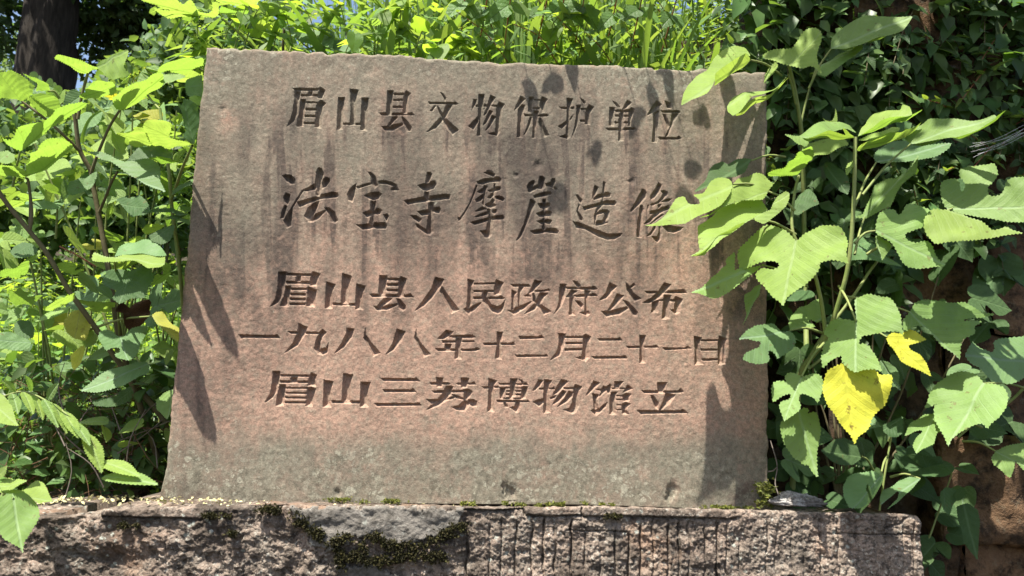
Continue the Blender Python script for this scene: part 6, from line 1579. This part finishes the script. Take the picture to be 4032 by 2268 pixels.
# overhanging bough above the wall: it gives the shade on the wall at the right
def bough():
    b = Vector((2.4, 1.3, 1.9))
    root = empty('overhanging_tree', b, 'leafy tree on the bank whose boughs overhang the retaining wall at the right', 'tree')
    tube('trunk', [b-Vector((0, 0, .1)), b+Vector((-.1, -.1, .9)), b+Vector((-.3, -.3, 1.7))], .09, .06, M['bark'], root, 12, 5, origin=b)
    tube('limb', [b+Vector((-.15, -.15, 1.0)), Vector((1.7, .5, 2.75)), Vector((.9, .1, 2.75))], .05, .015, M['bark'], root, 8, 5, origin=b)
    tube('limb', [b+Vector((-.15, -.15, 1.2)), Vector((1.9, .2, 2.9)), Vector((1.2, -.25, 2.7))], .04, .012, M['bark'], root, 8, 5, origin=b)
    rg = np.random.default_rng(44)
    ms = []
    Ph = [(V(2490, 1215, .28), .17), (V(2008, 1262, -.05), .15), (V(2330, 60, .25), .10), (V(2080, 60, .25), .10), (V(2500, 140, .25), .09)]
    for k in range(84):
        y_ = rg.uniform(-.85, .7)
        c = (rg.uniform(.55 if y_ > -.4 else .62, 2.3), y_, rg.uniform(2.4, 2.8))
        B_ = blob_mats(95, c, (.17, .15, .09), rg, .05, .11)
        ok = np.ones(len(B_), bool)
        for P_, rad_ in Ph:      # gaps in the boughs through which the sun reaches the wall
            t_ = (B_[:, 2, 3]-P_.z)/(-TRAVEL.z)
            qx = P_.x-TRAVEL.x*t_; qy = P_.y-TRAVEL.y*t_
            ok &= np.hypot(B_[:, 0, 3]-qx, (B_[:, 1, 3]-qy)) > rad_
        ms.append(B_[ok])
    o = mass('foliage', LT_V, LT_F3, np.concatenate(ms), M['tree_leaf'], root, origin=b); o['kind'] = 'stuff'
bough()
rank_labels(by_group('distant trees beyond the slope'), 'pale distant tree beyond the slope, {n} from the left', ('only',))
rank_labels(by_group('bushes along the top of the left slope'), 'green bush along the top of the left slope, {n} from the left', ('only',))

# ------------------------------------------------------------------ small things on and around the base
def rock():
    c = V(2008, 1268, -.055)
    n = 64; m = 34
    vs = []
    for j in range(m+1):
        ph = math.pi*j/m
        for i in range(n):
            th = 2*math.pi*i/n
            x, y, z = math.sin(ph)*math.cos(th), math.sin(ph)*math.sin(th), math.cos(ph)
            k = 1+0.40*(float(fbm(x*3.2+3, z*3.6+y*2.5+1, 5, 200, .8))-.5)*2
            lump = .28*math.exp(-((x+.35)**2*6))*max(z, 0)
            vs.append((x*.066*k, y*.040*k, (z*.021*(1 if z > 0 else .35))*(k+lump*1.6)))
    f = []
    for j in range(m):
        for i in range(n):
            a = j*n+i; b_ = j*n+(i+1) % n
            f.append((a, a+n, b_+n, b_))
    loc = Vector((c.x, c.y, c.z+.002))
    o = mobj('pale_rock', np_mesh('pale_rock', np.array(vs), np.array(f), M['pebble']), None, loc)
    tag(o, 'small knobbly pale grey stone lying on the base beside the tablet foot', 'rock')
rock()
def tuft_mats(n, pts, thick, Y, rg, L0, L1, proud=.004):
    P = np.array(pts, float); seg = np.linalg.norm(np.diff(P, axis=0), axis=1)
    n = int(n*1.9)
    t = rg.random(n)*seg.sum(); cs = np.concatenate([[0], np.cumsum(seg)])
    x = np.interp(t, cs, P[:, 0])+rg.normal(size=n)*thick; y = np.interp(t, cs, P[:, 1])+rg.normal(size=n)*thick*.7
    kk = fbm(x/16, y/16, 3, 170, .6) > .50; x = x[kk]; y = y[kk]; n = len(x)
    p = unproj(x, y, Y); p[:, 1] -= rg.uniform(-.004, proud+.004, n)
    d = rg.normal(size=(n, 3)); d[:, 1] -= .9; d[:, 2] += .5
    up = rg.normal(size=(n, 3)); up[:, 2] += .6
    return mats_from(p, d, up, rg.uniform(L0, L1, n))
def moss():
    rg = np.random.default_rng(8)
    face = [([(1414,2153),(1479,2111),(1500,2140)], 14, 'dark moss clump on the mortar edge, left of the grooved part of the base'),
            ([(1526,2148),(1642,2153),(1712,2120),(1782,2092),(1829,2074)], 14, 'dark moss band running up the mortar edge to its right end'),
            ([(1316,2208),(1424,2185),(1479,2222),(1526,2204),(1619,2185),(1750,2195)], 14, 'lowest moss band along the bottom of the mortar repair'),
            ([(1158,2024),(1196,2067),(1250,2100),(1316,2140),(1372,2115)], 13, 'moss creeping along the left edge of the mortar repair'),
            ([(1030,2008),(1100,2010)], 10, 'moss cushion at the top edge of the base, just left of the mortar'),
            ([(810,2031),(905,2031)], 7, 'thin moss strip under the flaked lip at the left of the base'),
            ([(480,2068),(540,2068)], 7, 'small moss tuft near the left end of the base'),
            ([(905,2098),(925,2105)], 7, 'smallest moss tuft on the rough left part of the base'),
            ([(1330,2160),(1350,2240)], 10, 'moss strip down the left of the lower mortar patch'),
            ([(2385,2028),(2440,2036)], 6, 'moss tuft in the crack right of the middle of the base')]
    for pts, th, lab in face:
        P = np.array(pts); ln = np.linalg.norm(np.diff(P, axis=0), axis=1).sum()+30
        n = int(ln*th*.55)
        c = unproj(P[:, 0].mean(), P[:, 1].mean(), YF)
        o = mass('moss_clump', LT_V, LT_F3, tuft_mats(n, pts, th, YF-.008, rg, .004, .009), M['moss'], origin=Vector(c))
        tag(o, lab, 'moss', None, 'stuff')
    topm = [(620,1973,700,1975,-.02),(1279,1964,1386,1962,-.006),(1405,1974,1447,1971,-.03),(1498,1967,1610,1970,-.006),(1815,1978,1870,1978,-.04),(1973,1976,2066,1981,-.02),(2108,1985,2200,1981,-.04),(2200,1978,2308,1978,-.012),(2354,1980,2430,1983,-.02),(2740,1991,3006,1996,-.02)]
    ms = []
    for (a, b_, c, d, Y) in topm:
        n = int((c-a)*2.2)
        ms.append(tuft_mats(n, [(a, b_+4), (c, d+4)], 3.2, Y, rg, .004, .008, .012))
    g = mass('moss_seam', LT_V, LT_F3, np.concatenate(ms), M['moss_green'], origin=Vector((0, -.03, 0)))
    tag(g, 'green moss along the seam where the tablet meets its base', 'moss', None, 'stuff')
    ms = tuft_mats(420, [(2990,1910),(3018,1940),(3008,1985)], 17, -.012, rg, .007, .014, .02)
    g = mass('moss_tuft', LT_V, LT_F3, ms, M['moss_green'], origin=Vector(unproj(3000, 1950, -.01)))
    tag(g, 'leafy yellow-green moss tuft at the lower right corner of the tablet', 'moss', None, 'stuff')
M['moss_green'] = mat_leaf('green_moss', (0.13,0.14,0.03), (0.10,0.11,0.03), (0.22,0.26,0.03), 0.25, var=0.5, rough=0.8, veins=False, island=True)
moss()
def litter():
    rg = np.random.default_rng(12)
    n = 330
    x = rg.uniform(380, 3300, n)
    x = np.where(rg.random(n) < .45, rg.uniform(450, 1150, n), x)
    y = rg.uniform(-.11, -.008, n)
    wx_ = (x-2016)/1547.
    z0 = np.interp(x, [300, 640, 3000, 3600], [unproj(400, 2010, -.1)[2], -.004, -.008, -.012])
    p = np.stack([unproj(x, 1985+0*x, y)[:, 0] if False else wx_, y, z0+.003], 1)
    d = rg.normal(size=(n, 3)); d[:, 2] *= .5; up = rg.normal(size=(n, 3)); up[:, 2] += 1
    o = mass('fallen_petals', LT_V, LT_F3, mats_from(p, d, up, rg.uniform(.005, .013, n)), M['litter'], origin=Vector((0, -.05, 0)))
    tag(o, 'pale yellow fallen petals scattered along the top of the base', 'petals', None, 'stuff')
litter()
def details():
    P = [V(1938,1108,-.0), V(1955,1170,-.02), V(1950,1215,-.03), V(1962,1255,-.04)]
    root = empty('dry_twig', P[-1], 'bent dry twig beside the lower right edge of the tablet', 'twig')
    tube('stem', P, .0013, .0018, M['twig'], root, 6, 5, origin=P[-1])
    tube('branch', [V(1954,1175,-.02), V(1945,1184,-.02), V(1932,1186,-.015)], .001, .002, M['twig'], root, 5, 3, origin=P[-1])
    # crumpled dead leaf hanging in the left shrub
    c = V(335, 795, .12)
    me = leaf_mesh('broad', 'broad', 30, .02, .5, .5, .6, .25, 7, M['dead'], 4)
    o = bpy.data.objects.new('dead_leaf', me); COL.objects.link(o)
    o.matrix_world = leaf_matrix(c+Vector((-.01, 0, .02)), c+Vector((.02, -.01, -.03)), 30, 1.4)
    tag(o, 'crumpled dark brown dead leaf caught in the left shrub', 'dead leaf')
    # cobweb at the right
    vs = []; fs = []
    A = V(2590, 322, .0); B_ = V(2440, 372, .05)
    rg = random.Random(3)
    root = empty('cobweb', A, 'grey wisp of cobweb strung across the creepers at the right edge', 'cobweb')
    for k in range(7):
        a = A+Vector((0, 0, rg.uniform(-.012, .022))); b_ = B_+Vector((rg.uniform(-.03, .03), 0, rg.uniform(-.03, .02)))
        tube('thread', [a, (a+b_)/2+Vector((0, 0, -.008)), b_], .0004, .0003, M['web'], root, 3, 3, origin=A)
    # long pale arching grass blade among the left leaves
    for (x0, y0, x1, y1, x2, y2, lab) in ((318, 545, 330, 455, 420, 425, 'x'),):
        pass
    root = empty('arching_grass_blade', V(315, 560, .3), 'single long pale grass blade arching between the left shrub leaves', 'grass')
    pts = [V(316, 556, .3), V(322, 300+190, .28), V(345, 445, .26), V(400, 425, .24), V(438, 424, .22)]
    pts = smooth_path([V(206, 360+0, .3), V(210, 335, .28), V(226, 300, .26), V(254, 280, .25), V(280, 273, .24)], 4)
    vs = []
    for i, p in enumerate(pts):
        w = .006*(1-(i/(len(pts)-1))**2)+.0005
        t = (pts[min(i+1, len(pts)-1)]-pts[max(i-1, 0)]).normalized(); s = t.cross(Vector((0, 1, 0))).normalized()
        vs += [p-s*w, p+Vector((0, .002, 0)), p+s*w]
    fs = []
    for i in range(len(pts)-1):
        a = i*3; fs += [(a, a+1, a+4, a+3), (a+1, a+2, a+5, a+4)]
    root.location = pts[0]
    mobj('blade', np_mesh('blade', np.array([tuple(v) for v in vs]), np.array(fs), M['grass'], origin=root.location), root)
details()
